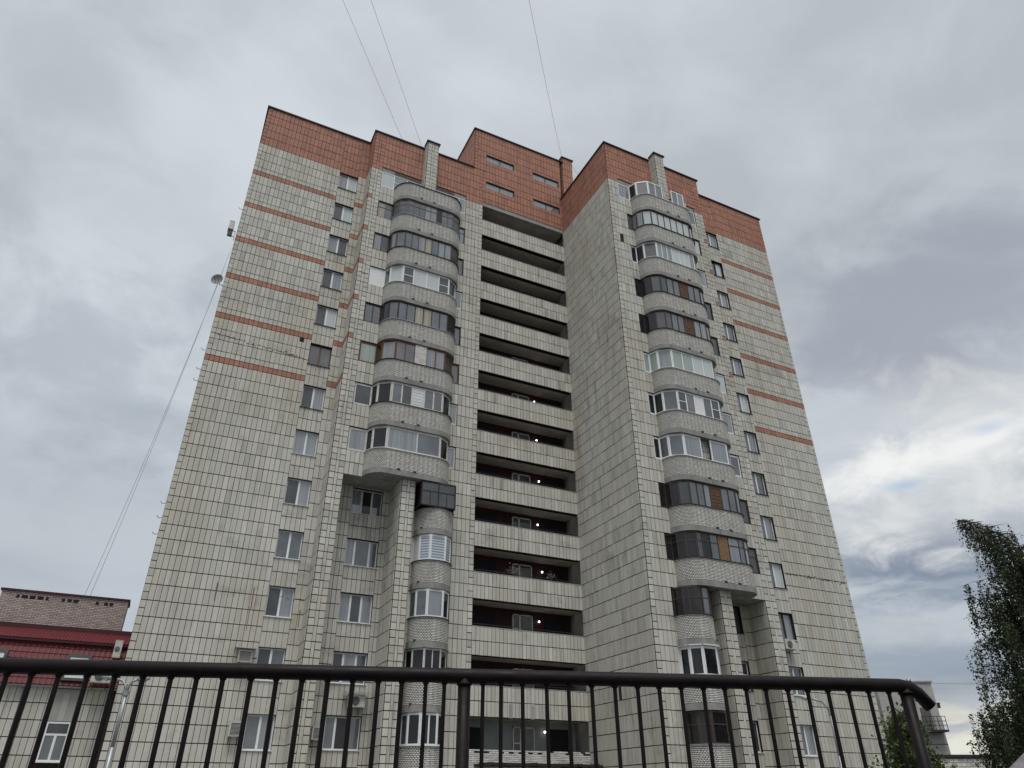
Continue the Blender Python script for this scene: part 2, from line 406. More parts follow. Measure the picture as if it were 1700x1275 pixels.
# ---- front walls
for fr, ks, q0, top0 in ((FL, 8, 1.29, 1.29), (FR, 10, 1.30, .80)):
    zs = -2.8 * ks
    ops0 = [(-1.4, .33)] + [(-2.8 * k - 1.4, -2.8 * k) for k in range(1, 14)]
    zone(fr, 0, .28, TOP, LASTZ, 'quoin'); 
    zone(fr, .28, top0, TOP, LASTZ)
    if top0 < q0:
        zone(fr, top0, q0, TOP, -1.4, ops=[(-1.4, .33)]); zone(fr, top0, q0, -1.4, LASTZ)
    zone(fr, q0, 7.49, TOP, zs, ops=ops0)
    zone(fr, q0, 3.78, zs, LASTZ, ops=ops14)
    for u0, u1, ty in ((7.49, 7.78, 'quoin'), (7.78, 7.95, 'strip')): zone(fr, u0, u1, TOP, LASTZ, ty)
    zone(fr, 7.95, 8.24, TOP, LASTZ, 'quoin', band=5)
    # pilaster under the big balconies, standing .7 proud
    for u0, u1, ty in ((3.78, 4.06, 'quoin'), (4.06, 4.22, 'strip'), (4.22, 4.50, 'quoin')): zone(fr, u0, u1, zs, LASTZ, ty, front=.7)
    # chimney pillar above and behind the balcony glazing
    for u0, u1, ty in ((3.85, 4.15, 'quoin'), (4.15, 4.31, 'strip'), (4.31, 4.62, 'quoin')): zone(fr, u0, u1, 3.62, zs + 1.4, ty, front=.7, redz=9)
    # recess: back wall and cheeks
    bx = 1.37
    bk = Frame(fr.o[0] - fr.n[0] * bx, fr.o[1] - fr.n[1] * bx, *fr.e, *fr.n)
    w0, w1 = (4.90, 6.58) if fr is FL else (5.2, 6.92)
    zone(bk, 4.5, w0, zs, LASTZ); zone(bk, w0, w1, zs, LASTZ, ops=[(-2.8 * k - 1.5, -2.8 * k - .12) for k in range(ks, 13)], off=-.1); zone(bk, w1, 7.49, zs, LASTZ)
    s_ = 1 if fr is FL else -1
# visible cheeks facing left (-x)
def cheek(x, y0, y1, ztop, zbot, **k):
    f = Frame(x, y0, 0, 1, -1, 0); zone(f, 0, y1 - y0, ztop, zbot, **k)
cheek(-8.262, 0, 1.24, TOP, LASTZ, band=6)
cheek(-4.522, -.7, 1.36, -22.4, LASTZ)
cheek(-4.642, -.7, -.02, 3.62, -2.8, redz=9)
cheek(XR - .022, YR, 0, TOP, LASTZ)
cheek(XR + 3.758, YR - .7, YR - .02, -28, LASTZ)
cheek(XR + 3.828, YR - .7, YR - .02, 3.62, -2.8, redz=9)
fR = Frame(XR + 7.47, YR, 0, 1, -1, 0); zone(fR, .0, 1.36, -28, LASTZ)
# plain right-hand faces (turned away from the photograph)
for x, y0, y1, zt, zb in ((-3.76, -.68, -.01, -22.42, LASTZ), (-7.47, .31, 1.36, -22.4, LASTZ), (XR + 4.52, YR - .68, YR + 1.36, -28, LASTZ),
                          (-3.83, -.68, -.01, 3.6, -2.8), (XR + 4.64, YR - .68, YR - .01, 3.6, -2.8), (XR + 8.25, YR, YR + 1.08, TOP, LASTZ)):
    f = Frame(x, y0, 0, 1, 1, 0); zone(f, 0, y1 - y0, zt, zb, redz=(0 if zt == TOP else 9))
# ---- machine room on the roof
PH = Frame(-.75, 0, 1, 0, 0, -1); PHL = Frame(-.772, 0, 0, 1, -1, 0)
phops = [(4.72, 5.36), (1.88, 2.52)]
for u0, u1, o in ((0, .26, ()), (.26, .97, ()), (.97, 3.30, phops), (3.30, 4.92, ()), (4.92, 7.24, phops), (7.24, 7.43, ())):
    zone(PH, u0, u1, 7.77, TOP if u1 <= .76 else .33, 'quoin' if u1 == .26 else 'col', ops=o, off=0.07) if u0 > .9 else zone(PH, u0, u1, 7.77, TOP, 'quoin' if u1 == .26 else 'col', off=.07)
zone(Frame(0, 0, 1, 0, 0, -1), 0, .22, TOP, .33)
zone(PHL, 0, 6.0, 7.77, TOP, off=.07)
zone(Frame(6.95, -.03, 1, 0, 0, -1), 0, .9, 8.35, TOP, off=.07); zone(Frame(6.93, -.03, 0, 1, -1, 0), 0, .9, 8.35, TOP, off=.07); zone(Frame(7.87, -.03, 0, 1, 1, 0), 0, .9, 8.35, TOP, off=.07)
# ---- solid cores behind the tiled skins
def pbox(name, mat, x0, x1, y0, y1, z0, z1):
    mb = MB(); mb.box(x0, x1, y0, y1, z0, z1); return mb.build(name, M[mat], B)
def cb(x0, x1, y0, y1, z0, z1): pbox('inner_wall', 'wallbody', x0, x1, y0, y1, z0 + GZ, z1 + GZ)
cb(-15.36, -8.5, 1.6, 15, LASTZ, 3.4)
cb(XR + 8.5, XR + 15.5, YR + 1.45, 9, LASTZ, 3.4)
cb(-8.5, -.05, 1.75, 15, LASTZ, 3.4); cb(-.05, XR, 1.45, 15, LASTZ, 3.4); cb(XR + .32, XR + 8.5, YR + 1.7, 15, LASTZ, 3.4)
cb(-.42, 6.6, .35, 5.99, 3.2, 7.6); cb(7.0, 7.8, .3, .8, 3.2, 8.3)
cb(-.28, -.02, .05, 1.45, LASTZ, 0); cb(-8.2, -7.52, .31, 1.7, LASTZ, 3.4)
cb(XR + .32, XR + 1.2, YR + .31, YR + 1.7, LASTZ, 3.4); cb(XR + 7.8, XR + 8.2, YR + .31, YR + 1.7, LASTZ, 3.4)
cb(-7.5, -1.3, .32, 1.7, .4, 3.4); cb(XR + .8, XR + 7.5, YR + .32, YR + 1.7, .4, 3.4); cb(-1.28, -.3, .32, 1.7, LASTZ, 3.4)
cb(-4.48, -3.8, -.38, 1.3, LASTZ, -22.45); cb(XR + 3.8, XR + 4.48, YR - .38, YR + 1.3, LASTZ, -28.05)
cb(-4.6, -3.86, -.38, .0, -21, 3.55); cb(XR + 3.86, XR + 4.6, YR - .38, YR, -26.6, 3.55)
body.build('wall', M['grout'], B)
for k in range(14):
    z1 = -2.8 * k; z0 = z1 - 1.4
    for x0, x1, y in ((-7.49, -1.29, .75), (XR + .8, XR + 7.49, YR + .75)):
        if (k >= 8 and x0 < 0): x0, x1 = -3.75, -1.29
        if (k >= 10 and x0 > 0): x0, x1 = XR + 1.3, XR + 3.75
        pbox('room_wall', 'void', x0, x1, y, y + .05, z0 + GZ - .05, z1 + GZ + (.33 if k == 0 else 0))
for k in range(14):                                       # floor plates seen through the openings
    z = -2.8 * k
    if k < 13:
        pbox('floor_slab', 'soffit', .0, XR - .02, .16, 1.45, z + GZ, z + .24 + GZ) if k else pbox('floor_slab', 'soffit', .0, XR - .02, .31, 1.45, z + GZ, z + .3 + GZ)
    for x0, x1, y in ((-7.48, -1.3, 0), (XR + 1.31, XR + 7.48, YR)):
        if (x0 < 0 and k > 8): x0 = -3.77
        if (x0 > 0 and k > 10): x1 = XR + 3.77
        if k: pbox('floor_slab', 'soffit', x0, x1, y + .31, y + 1.7, z + GZ + .002, z + .22 + GZ)
# concrete lintels over the top row of openings
LI = lambda *a: pbox('lintel', 'concrete', *a); LI(.0, XR - .03, .004, .3, GZ, GZ + .33); LI(-7.48, -4.64, .03, .3, GZ + .02, GZ + .33); LI(-3.82, -1.3, .03, .3, GZ + .02, GZ + .33)
LI(XR + .81, XR + 3.8, YR + .03, YR + .3, GZ + .02, GZ + .33); LI(XR + 4.65, XR + 7.48, YR + .03, YR + .3, GZ + .02, GZ + .33)
rust = varmat('rust', (.13, .06, .035), .9, .4, 9)
for x0, x1 in ((-6.6, -4.75), (-3.7, -2.2)):
    for zz in (.26, .10): rb = MB(); rb.tube([(x0, -.01, GZ + zz), (x1, -.02, GZ + zz - .02)], .022, 5); rb.build('rusty_bar', rust, B)
# ---- dark metal copings
def cop(x0, x1, y0, y1, z): pbox('coping', 'coping', x0, x1, y0, y1, z + GZ, z + GZ + .09)
cop(-15.48, -8.35, 1.13, 1.6, TOP); cop(-8.36, -.75, -.11, .35, TOP); cop(-8.36, -8.0, .35, 1.6, TOP); cop(-15.48, -15.2, 1.6, 15, TOP)
cop(XR - .12, XR + 8.36, YR - .11, YR + .35, TOP); cop(XR - .12, XR + .22, YR + .35, .1, TOP); cop(XR + 8.36, XR + 15.62, YR + .98, YR + 1.45, TOP)
cop(-.87, 7.0, -.11, .4, 7.77); cop(-.87, -.5, .4, 6.1, 7.77); cop(6.85, 7.97, -.14, .95, 8.35)
cop(-4.74, -3.73, -.81, -.12, 3.62); cop(XR + 3.74, XR + 4.74, YR - .81, YR - .12, 3.62)
vp = MB(); vp.tube([(4.6, 1.2, GZ + 7.5), (4.6, 1.2, GZ + 9.0)], .28, 14); icomb(4.6, 1.2, GZ + 9.0, .33, vp, 14, 8, .6); vp.build('vent_pipe', M['darksteel'], B, smooth=True)
# machine room windows
def obj_box(name, mat, parent, *b):
    mb = MB(); mb.box(*b); return mb.build(name, mat, parent)
for x0, x1 in ((.22, 2.55), (4.17, 6.49)):
    for z0, z1 in phops:
        mb = MB(); xm = (x0 + x1) / 2; y0, y1 = .07, .11
        for b_ in ((x0, x1, z0, z0 + .05), (x0, x1, z1 - .05, z1), (x0, x0 + .05, z0, z1), (x1 - .05, x1, z0, z1), (xm - .05, xm + .05, z0, z1)):
            mb.box(b_[0], b_[1], y0, y1, b_[2] + GZ, b_[3] + GZ)
        w_ = mb.build('window', M['metal'], B)
        for a, b_ in ((x0 + .05, xm - .05), (xm + .05, x1 - .05)): obj_box('pane', M['gm'], w_, a, b_, .085, .095, z0 + .05 + GZ, z1 - .05 + GZ)

# ---- flat windows
def window(fr, u0, u1, z0, z1, fm, panes, sill='sillwhite', rec=.12, transom=None):
    """panes: list of (width share, glass key) from the camera's left"""
    if fr.e[0] < 0: cuts = []; u = u1; sg = -1
    else: u = u0; sg = 1
    fw = .055; mb = MB()
    def fb(a, b_, c, d, o0=-rec - .05, o1=-rec):
        mb.box8([fr.P(a, o0, c), fr.P(b_, o0, c), fr.P(b_, o0, d), fr.P(a, o0, d), fr.P(a, o1, c), fr.P(b_, o1, c), fr.P(b_, o1, d), fr.P(a, o1, d)])
    fb(u0, u1, z0, z0 + fw); fb(u0, u1, z1 - fw, z1); fb(u0, u0 + fw, z0 + fw, z1 - fw); fb(u1 - fw, u1, z0 + fw, z1 - fw)
    tot = sum(p[0] for p in panes); spans = []
    for i, (s, gk) in enumerate(panes):
        v = u + sg * s / tot * (u1 - u0); a, b_ = min(u, v), max(u, v)
        if i < len(panes) - 1: fb(v - .05, v + .05, z0 + fw, z1 - fw, -rec - .05, -rec + .012)
        spans.append((max(a, u0 + fw) if i == 0 or 1 else a, min(b_, u1 - fw), gk)); u = v
    if transom:
        zt = z0 + (z1 - z0) * transom; fb(u0 + fw, u1 - fw, zt - .03, zt + .03, -rec - .05, -rec + .006)
    wo_ = mb.build('window', M[fm], B)
    for a, b_, gk in spans:
        p = MB(); p.box8([fr.P(a, -rec - .04, z0 + fw), fr.P(b_, -rec - .04, z0 + fw), fr.P(b_, -rec - .04, z1 - fw), fr.P(a, -rec - .04, z1 - fw),
                          fr.P(a, -rec - .025, z0 + fw), fr.P(b_, -rec - .025, z0 + fw), fr.P(b_, -rec - .025, z1 - fw), fr.P(a, -rec - .025, z1 - fw)])
        p.build('pane', M[gk], wo_)
    if sill:
        s = MB(); s.box8([fr.P(u0 - .04, -rec, z0 - .01), fr.P(u1 + .04, -rec, z0 - .01), fr.P(u1 + .04, -rec, z0 + .015), fr.P(u0 - .04, -rec, z0 + .015),
                          fr.P(u0 - .04, .075, z0 - .035), fr.P(u1 + .04, .075, z0 - .035), fr.P(u1 + .04, .075, z0 - .012), fr.P(u0 - .04, .075, z0 - .012)])
        s.build('sill', M[sill], wo_)
    return wo_
Lw = [('gm', 'gp'), ('gs', 'gp'), ('gm', 'gs'), ('gs', 'gm'), ('gs', 'gp'), ('g', 'g'), ('gs', 'gm'), ('gm', 'gm'), ('gs', 'gm'), ('g', 'g'), ('gs', 'gm'), ('gs', 'g'), ('g', 'gm')]
for k in range(13):
    z0, z1 = -2.8 * k - 1.6, -2.8 * k - .2
    window(WL, 8.82, 10.06, z0, z1, 'orange' if k == 5 else 'white', [(1, Lw[k][0]), (1, Lw[k][1])] if k != 8 else [(1.1, 'gs'), (1, 'gm')], 'silldark' if k < 7 else 'sillwhite')
    window(WR, 9.17, 10.42, z0, z1, 'dark' if k in (1, 10) else 'white', [(1, 'g'), (1, ('gm', 'gp', 'gm', 'g')[k % 4])], 'silldark' if k < 10 else 'sillwhite')
BL = Frame(0, 1.37, -1, 0, 0, -1); BR = Frame(XR, YR + 1.37, 1, 0, 0, -1)
for k in range(8, 13):
    window(BL, 4.90, 6.58, -2.8 * k - 1.5, -2.8 * k - .12, 'oldwhite' if k == 8 else 'white',
           {8: [(1, 'gm'), (1, 'gd'), (1, 'g')], 9: [(1, 'gm'), (1.7, 'g'), (.9, 'g')], 10: [(1, 'gm'), (1, 'gs'), (1, 'gm')], 11: [(1, 'gs'), (1.2, 'gm'), (1, 'g')], 12: [(1, 'g'), (1.2, 'gd'), (1.2, 'g')]}[k])
for k in range(10, 13):
    window(BR, 5.2, 6.92, -2.8 * k - 1.5, -2.8 * k - .12, ('dark', 'white', 'white')[k - 10], [(1, 'g'), (1, 'g'), (1, 'gs')], 'silldark' if k < 12 else 'sillwhite', transom=.55 if k == 11 else None)

# ---- open gallery floors between the wings
for k in range(13):
    zc_ = -2.8 * k; zf = zc_ - 2.56
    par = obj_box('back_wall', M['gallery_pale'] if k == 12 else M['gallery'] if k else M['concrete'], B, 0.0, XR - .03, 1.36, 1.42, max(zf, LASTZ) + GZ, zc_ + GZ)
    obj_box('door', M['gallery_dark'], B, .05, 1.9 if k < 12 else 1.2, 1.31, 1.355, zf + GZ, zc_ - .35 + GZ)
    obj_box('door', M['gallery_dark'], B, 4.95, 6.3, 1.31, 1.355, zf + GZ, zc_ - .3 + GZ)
    if k > 3:
        mb = MB(); x0, x1, z0, z1 = 2.95, 4.2, zc_ - 1.75, zc_ - .25; xm = 3.4
        for b_ in ((x0, x1, z0, z0 + .06), (x0, x1, z1 - .06, z1), (x0, x0 + .06, z0, z1), (x1 - .06, x1, z0, z1), (xm - .05, xm + .05, z0, z1), (x0, xm, (z0 + z1) / 2 - .03, (z0 + z1) / 2 + .03)):
            mb.box(b_[0], b_[1], 1.28 if b_[1] != xm else 1.285, 1.35, b_[2] + GZ, b_[3] + GZ)
        w_ = mb.build('window', M['oldwhite'], B)
        obj_box('pane', M['g'], w_, x0 + .06, xm - .05, 1.31, 1.33, z0 + .06 + GZ, z1 - .06 + GZ); obj_box('pane', M['g'], w_, xm + .05, x1 - .06, 1.31, 1.33, z0 + .06 + GZ, z1 - .06 + GZ)
        if k != 11:
            mb = MB(); icomb((4.55, 4.65, 4.75, 4.6, 4.82)[k % 5], 1.2, zc_ - (.55 if k < 12 else .45) + GZ, .055, mb, 10, 7); mb.build('lamp_globe', M['glow'], B, smooth=True)
    # parapet
    if k < 12:
        zt, zb = zc_ - 1.4, zc_ - 2.8
        zone(Frame(0, 0, 1, 0, 0, -1), 0, XR - .03, zt, zb, wid=.2228)
        body2 = obj_box('parapet_cap', M['concrete'], B, 0, XR - .03, -.03, .17, zt + GZ - .012, zt + GZ + .03)
        r_ = MB(); r_.tube([(.1, .06, zt + .15 + GZ), (XR - .12, .06, zt + .15 + GZ)], .014, 5)
        for i in range(6): x = .12 + i * (XR - .25) / 5; r_.tube([(x, .06, zt + .02 + GZ), (x, .06, zt + .16 + GZ)], .011, 4)
        r_.build('handrail', M['darksteel'], B)
tiles_left = tiles
# cards for patched tiles: cement patches on the parapets, each a shallow slab
for x, k, r0 in ((4.55, 2, .0), (5.7, 4, .7), (1.05, 5, .0), (4.6, 6, .0), (1.5, 7, .0), (3.2, 9, .7), (2.1, 11, .75), (3.3, 11, .75), (4.1, 11, .75)):
    zt = -2.8 * k - 1.4 - r0
    obj_box('cement_patch', M['concrete'], B, x, x + .2, -.034, -.001, zt - .66 + GZ, zt - .02 + GZ)

# ---- single tiles as objects: the largest in view, lower left wing
def proj(p):
    d = Vector(p) - CP; zz = d.dot(F_); return 850 + 1170.45 * d.dot(R_) / zz, 637.5 - 1170.45 * d.dot(U_) / zz, zz
sc_ = []
for c_ in cands:
    x, y, zz = proj(c_[3][4])
    vis = 0 < x < 1700 and 0 < y < 1265
    sc_.append((zz if vis else 1e9, c_))
sc_.sort(key=lambda q: q[0])
vm = {}
tm = []
for i in range(8):
    mb = MB(); a, b_, c, d = GV / 2, .2535 - GV / 2, GH / 2, .7 - GH / 2; q = random.uniform(-.003, .003)
    fr = Frame(0, 0, -1, 0, 0, -1)
    P = [(-a, 0, c), (-b_, 0, c), (-b_, 0, d), (-a, 0, d), (-a, -TH - q, c), (-b_, -TH + q, c), (-b_, -TH - q, d), (-a, -TH + q, d)]
    mb.box8(P, .2 + .6 * i / 7, skip=(0,)); tm.append(mb.mesh('tile', M['tile']))
for i, (zz, (fr, ua, za, P, tint)) in enumerate(sc_):
    if i < 290 and zz < 1e8:
        o = link('tile', tm[min(7, max(0, int((tint - .1) * 9)))], B, loc=Vector(fr.P(ua, 0, za)) + Vector((0, 0, 0)))
    else: tiles['tile'].box8(P, tint, skip=(0,))

# ================================================================ balconies
def obox(mb, T, p, q, z0, z1, o0, o1, tint=.5):
    """upright slab between plan points p and q given as (along, out); offsets o0..o1 along its outward normal"""
    dx, dy = q[0] - p[0], q[1] - p[1]; L = math.hypot(dx, dy) or 1; nx, ny = -dy / L, dx / L
    if ny * 1 + 0 < 0 or (abs(ny) < 1e-6 and nx * (p[0] - CEN[0]) < 0): nx, ny = -nx, -ny
    P = lambda a, o, z: T.P(a[0] + nx * o, a[1] + ny * o, z)
    mb.box8([P(p, o0, z0), P(q, o0, z0), P(q, o0, z1), P(p, o0, z1), P(p, o1, z0), P(q, o1, z0), P(q, o1, z1), P(p, o1, z1)], tint)
CEN = [4.1]
def curve(a0, a1, D, rx, n=10):
    """plan outline from the high end to the low end"""
    pts = [(a1 - rx + rx * math.cos(i / n * math.pi / 2), D * math.sin(i / n * math.pi / 2)) for i in range(n + 1)]
    pts += [(a0 + rx - rx * math.sin(i / n * math.pi / 2), D * math.cos(i / n * math.pi / 2)) for i in range(n + 1)]
    return pts
def resample(pts, steps):
    """walk along the polyline with given step function(dist fraction on straight?)"""
    out = [pts[0]]; i = 0; cur = pts[0]
    while i < len(pts) - 1:
        st = steps(cur); rem = st; p = cur; j = i
        while j < len(pts) - 1:
            q = pts[j + 1]; L = math.hypot(q[0] - p[0], q[1] - p[1])
            if L >= rem: f = rem / L; p = (p[0] + (q[0] - p[0]) * f, p[1] + (q[1] - p[1]) * f); break
            rem -= L; p = q; j += 1
        if j >= len(pts) - 1: out.append(pts[-1]); break
        out.append(p); cur = p; i = j
    return out
def balcony(T, k, a0, a1, D, rx, sill='silldark', z_bot=None):
    CEN[0] = (a0 + a1) / 2
    zb = -2.8 * (k + 1); zbr = zb + .30; zt = zb + 1.40
    cv = curve(a0, a1, D, rx)
    slab = MB()
    o = [(a + (.02 if a > CEN[0] else -.02) * 1, d + .015) for a, d in cv]; o[0] = (cv[0][0] + .02, -.0); o[-1] = (cv[-1][0] - .02, -.0)
    n = len(slab.v); m_ = len(o)
    for z in (zb, zbr - .012): slab.v += [T.P(a, d, z) for a, d in o]
    for i in range(m_ - 1): slab.f.append((n + i, n + i + 1, n + m_ + i + 1, n + m_ + i)); slab.t.append(.5)
    slab.f.append(tuple(range(n, n + m_))[::-1]); slab.f.append(tuple(range(n + m_, n + 2 * m_))); slab.t += [.5, .5]
    bo = slab.build('balcony', M['fascia'], B)
    core = MB()
    fine = resample(cv, lambda c: .13)
    for p, q in zip(fine, fine[1:]): obox(core, T, p, q, zbr - .012, zt - .005, -.11, -.013)
    core.build('parapet_core', M['mortar'], bo)
    br = MB(); ch = 1.10 / 15
    for j in range(15):
        z0 = zbr + j * ch; odd = j % 2
        first = [True]
        def st(c):
            if first[0]: first[0] = False; return .065 if odd else .13
            cur = c[1] < D * .985
            return .13 if cur else .26
        pts = resample(cv, st)
        for p, q in zip(pts, pts[1:]):
            L = math.hypot(q[0] - p[0], q[1] - p[1])
            if L < .05: continue
            gp = .014 / L; pp = (p[0] + (q[0] - p[0]) * gp, p[1] + (q[1] - p[1]) * gp); qq = (q[0] - (q[0] - p[0]) * gp, q[1] - (q[1] - p[1]) * gp)
            obox(br, T, pp, qq, z0 + .014, z0 + ch - .013, -.10, random.uniform(-.004, .003), min(1, max(0, .55 + .2 * random.gauss(0, 1))))
    br.build('brickwork', M['brick'], bo, kind='stuff')
    sm = MB(); out = curve(a0 - .05, a1 + .05, D + .05, rx)
    for p, q in zip(out, out[1:]): obox(sm, T, p, q, zt, zt + .025, -.2, .0)
    sm.build('sill', M[sill], bo)
    sc2 = MB()
    for aa in ((CEN[0] - .15, CEN[0] + .75) if a1 - a0 > 3 else (CEN[0] + .8,)):
        dd = D if a1 - a0 > 3 else D * .62
        obox(sc2, T, (aa + .09, dd), (aa - .09, dd), zbr - .02, zbr + .075, -.02, .035)
    sc2.build('drain_spout', M['silldark'], bo)
    if a1 - a0 > 3:
        j = MB(); obox(j, T, (CEN[0] + .005, D), (CEN[0] - .005, D), zb + .005, zbr - .02, .0, .022); j.build('joint', M['grout'], bo)
    return bo
def glazing(bo, T, path, z0, z1, facets, fm, fw=.06, transom=None, head=.04):
    """path from the camera's left to right; facets[i] lists pane kinds between path[i] and path[i+1]"""
    fr = MB(); zt = z1 - head
    tr = z0 + (zt - z0) * transom if transom else None
    for (p, q), kinds in zip(zip(path, path[1:]), facets):
        L = math.hypot(q[0] - p[0], q[1] - p[1]); ux, uy = (q[0] - p[0]) / L, (q[1] - p[1]) / L
        at = lambda s: (p[0] + ux * s, p[1] + uy * s)
        ks = [kk if isinstance(kk, tuple) else (1, kk) for kk in kinds]; tot = sum(kk[0] for kk in ks)
        s = 0; n = len(ks)
        for i, (wd, kk) in enumerate(ks):
            e = s + wd / tot * L
            if kk == 'P': s = e; continue
            a, b_ = s + (fw * .7 if i == 0 or ks[i - 1][1] == 'P' else fw * .4), e - (fw * .7 if i == n - 1 or ks[i + 1][1] == 'P' else fw * .4)
            obox(fr, T, at(s), at(a), z0, zt, -.035, .03); obox(fr, T, at(b_), at(e), z0, zt, -.035, .03)
            obox(fr, T, at(a), at(b_), z0, z0 + fw, -.03, .022); obox(fr, T, at(a), at(b_), zt - fw, zt, -.03, .022)
            if b_ - a < .03: s = e; continue
            za, zbb = z0 + fw, zt - fw
            if kk in ('W', 'L'):
                nsl = 12
                for h in range(nsl):
                    c = za + (zbb - za) * h / nsl; d = za + (zbb - za) * (h + .82) / nsl
                    sl_ = MB(); obox(sl_, T, at(a), at(b_), c, d, -.01, .012 + .01 * (h % 2)); sl_.build('slat', M['siding' if kk == 'W' else 'louvre'], bo)
                bk_ = MB(); obox(bk_, T, at(a), at(b_), za, zbb, -.025, -.012); bk_.build('panel_back', M['siding' if kk == 'W' else 'dark'], bo)
            elif kk == 'B':
                nb = 7
                for h in range(nb):
                    c = a + (b_ - a) * h / nb; d = a + (b_ - a) * (h + .9) / nb
                    sl_ = MB(); obox(sl_, T, at(c), at(d), za, zbb, -.01, .012 + .008 * (h % 2)); sl_.build('board', M['bamboo'], bo)
                bk_ = MB(); obox(bk_, T, at(a), at(b_), za, zbb, -.025, -.012); bk_.build('panel_back', M['dark'], bo)
            elif kk == 'S':
                pn = MB(); obox(pn, T, at(a), at(b_), za, zbb, -.01, .01); pn.build('panel', M['siding'], bo)
            elif kk == 'K':
                br = MB()
                for j in range(18):
                    c = z0 + j * (zt - z0) / 18; x = s - .13 * (j % 2)
                    while x < e:
                        u, v = max(x, s), min(x + .26, e)
                        if v - u > .04: obox(br, T, at(u + .005), at(v - .005), c + .008, c + (zt - z0) / 18 - .006, .03, .05, random.random())
                        x += .26
                br.build('brick_pier', M['brick'], bo, kind='stuff')
                bk_ = MB(); obox(bk_, T, at(s), at(e), z0, zt, -.03, .04); bk_.build('pier_core', M['mortar'], bo)
            else:
                if tr and len(kk) <= 2:
                    obox(fr, T, at(a), at(b_), tr - .022, tr + .022, -.03, .022)
                    for c, d in ((za, tr - .022), (tr + .022, zbb)):
                        pn = MB(); obox(pn, T, at(a), at(b_), c, d, -.008, .0); pn.build('pane', M[kk], bo)
                elif kk.endswith('T'):
                    tm_ = za + (zbb - za) * .62; md = (a + b_) / 2
                    obox(fr, T, at(a), at(b_), tm_ - .02, tm_ + .02, -.03, .022); obox(fr, T, at(md - .018), at(md + .018), za, tm_ - .02, -.03, .02)
                    for c, d, u0, u1 in ((tm_ + .02, zbb, a, b_), (za, tm_ - .02, a, md - .018), (za, tm_ - .02, md + .018, b_)):
                        pn = MB(); obox(pn, T, at(u0), at(u1), c, d, -.008, .0); pn.build('pane', M[kk[:-1]], bo)
                elif kk.endswith('t'):
                    tm_ = za + (zbb - za) * .5
                    obox(fr, T, at(a), at(b_), tm_ - .022, tm_ + .022, -.03, .022)
                    for c, d in ((za, tm_ - .022), (tm_ + .022, zbb)):
                        pn = MB(); obox(pn, T, at(a), at(b_), c, d, -.008, .0); pn.build('pane', M[kk[:-1]], bo)
                else:
                    pn = MB(); obox(pn, T, at(a), at(b_), za, zbb, -.008, .0); pn.build('pane', M[kk], bo)
            s = e
        if 'P' not in [kk[1] for kk in ks] or True: pass
    # head board closes the gap under the slab above
    hb = fr
    for (p, q), kinds in zip(zip(path, path[1:]), facets):
        if any((kk == 'P' or (isinstance(kk, tuple) and kk[1] == 'P')) for kk in kinds): continue
        obox(fr, T, p, q, zt, z1 + .0, -.03, .0)
    return fr.build('glazing_frame', M[fm], bo)
# outlines, camera's left to right, for the left half (descending) ; mirrored for the right half
F3 = [(7.46, -.06), (6.48, -.06), (6.28, .50), (5.62, .98), (2.60, .98), (2.0, .52), (1.80, -.06), (1.31, -.06)]
CV = [(7.46, -.06), (6.48, -.06), (6.42, .34), (6.18, .70), (5.70, .98), (2.55, .98), (2.05, .72), (1.84, .35), (1.79, -.06), (1.31, -.06)]
def bigz(k): return -2.8 * k - 1.375, -2.8 * k
LB = {}; RB = {}
for k in range(8): LB[k] = balcony(FL, k, 1.75, 6.5, 1.08, 1.0, {1: 'sillgrey', 3: 'sillwhite', 4: 'sillgrey', 7: 'sillwhite'}.get(k, 'silldark'))
for k in range(10): RB[k] = balcony(FR, k, 1.75, 6.5, 1.08, 1.0, {0: 'sillwhite', 2: 'sillwhite', 5: 'sillwhite', 6: 'sillwhite', 7: 'sillwhite'}.get(k, 'silldark'))
def LG(k, path, *a, **kw): CEN[0] = 4.1; z0, z1 = bigz(k); glazing(LB[k], FL, path, z0, z1, *a, **kw)
def mir(path): return [(8.24 - a if 1 else a, d) for a, d in path]
def RG(k, path, *a, **kw): CEN[0] = 4.12; z0, z1 = bigz(k); glazing(RB[k], FR, path, z0, z1, *a, **kw)
# left stack
CEN[0] = 4.1
glazing(LB[0], FL, [(7.46, -.06), (4.66, -.06)], -1.38, .02, [[(.85, 'gp'), (.9, 'gmt'), (1, 'g')]], 'white', fw=.07)
glazing(LB[0], FL, [(3.78, -.06), (1.31, -.06)], -1.38, .02, [[(.95, 'g'), (1, 'gt'), (.5, 'gm')]], 'white', fw=.07)
LG(1, CV, [['gc', 'g'], ['gd'], ['gd'], ['gs'], ['g', 'g', 'g', 'gm', 'gm', 'gd', 'g', 'g'], ['gs'], ['gd'], ['gd'], ['gm']], 'metal', .05, transom=.68)
LG(2, CV, [['gm', 'gs'], ['gd'], ['g'], ['g'], ['g', 'g', 'gm', 'gc', 'g', 'gm', 'gm'], ['g'], ['gd'], ['gd'], ['g']], 'brown', .055)
LG(3, F3, [['S'], ['g'], ['gp'], [(1, 'gst'), (1.25, 'gp'), (1.2, 'gp'), (1, 'gst')], ['g'], ['g'], ['gm']], 'white', .08)
LG(4, CV, [['g', 'g'], ['gd'], ['gd'], ['g'], ['g', 'g', 'gc', 'gc', 'g', 'g'], ['gd'], ['gd'], ['gd'], ['g']], 'dark', .06)
LG(5, F3, [['gg'], ['gd'], ['gm'], [(.8, 'g'), (.8, 'g'), (1.0, 'K'), (.8, 'gm'), (.8, 'gm')], ['gs'], ['gd'], ['g']], 'orange', .085)
LG(6, F3, [['gs'], ['gd'], ['gd'], [(.85, 'g'), (.85, 'gs'), (1.05, 'W'), (.8, 'g'), (.8, 'g')], ['gd'], ['gd'], ['gm']], 'oldwhite', .10)
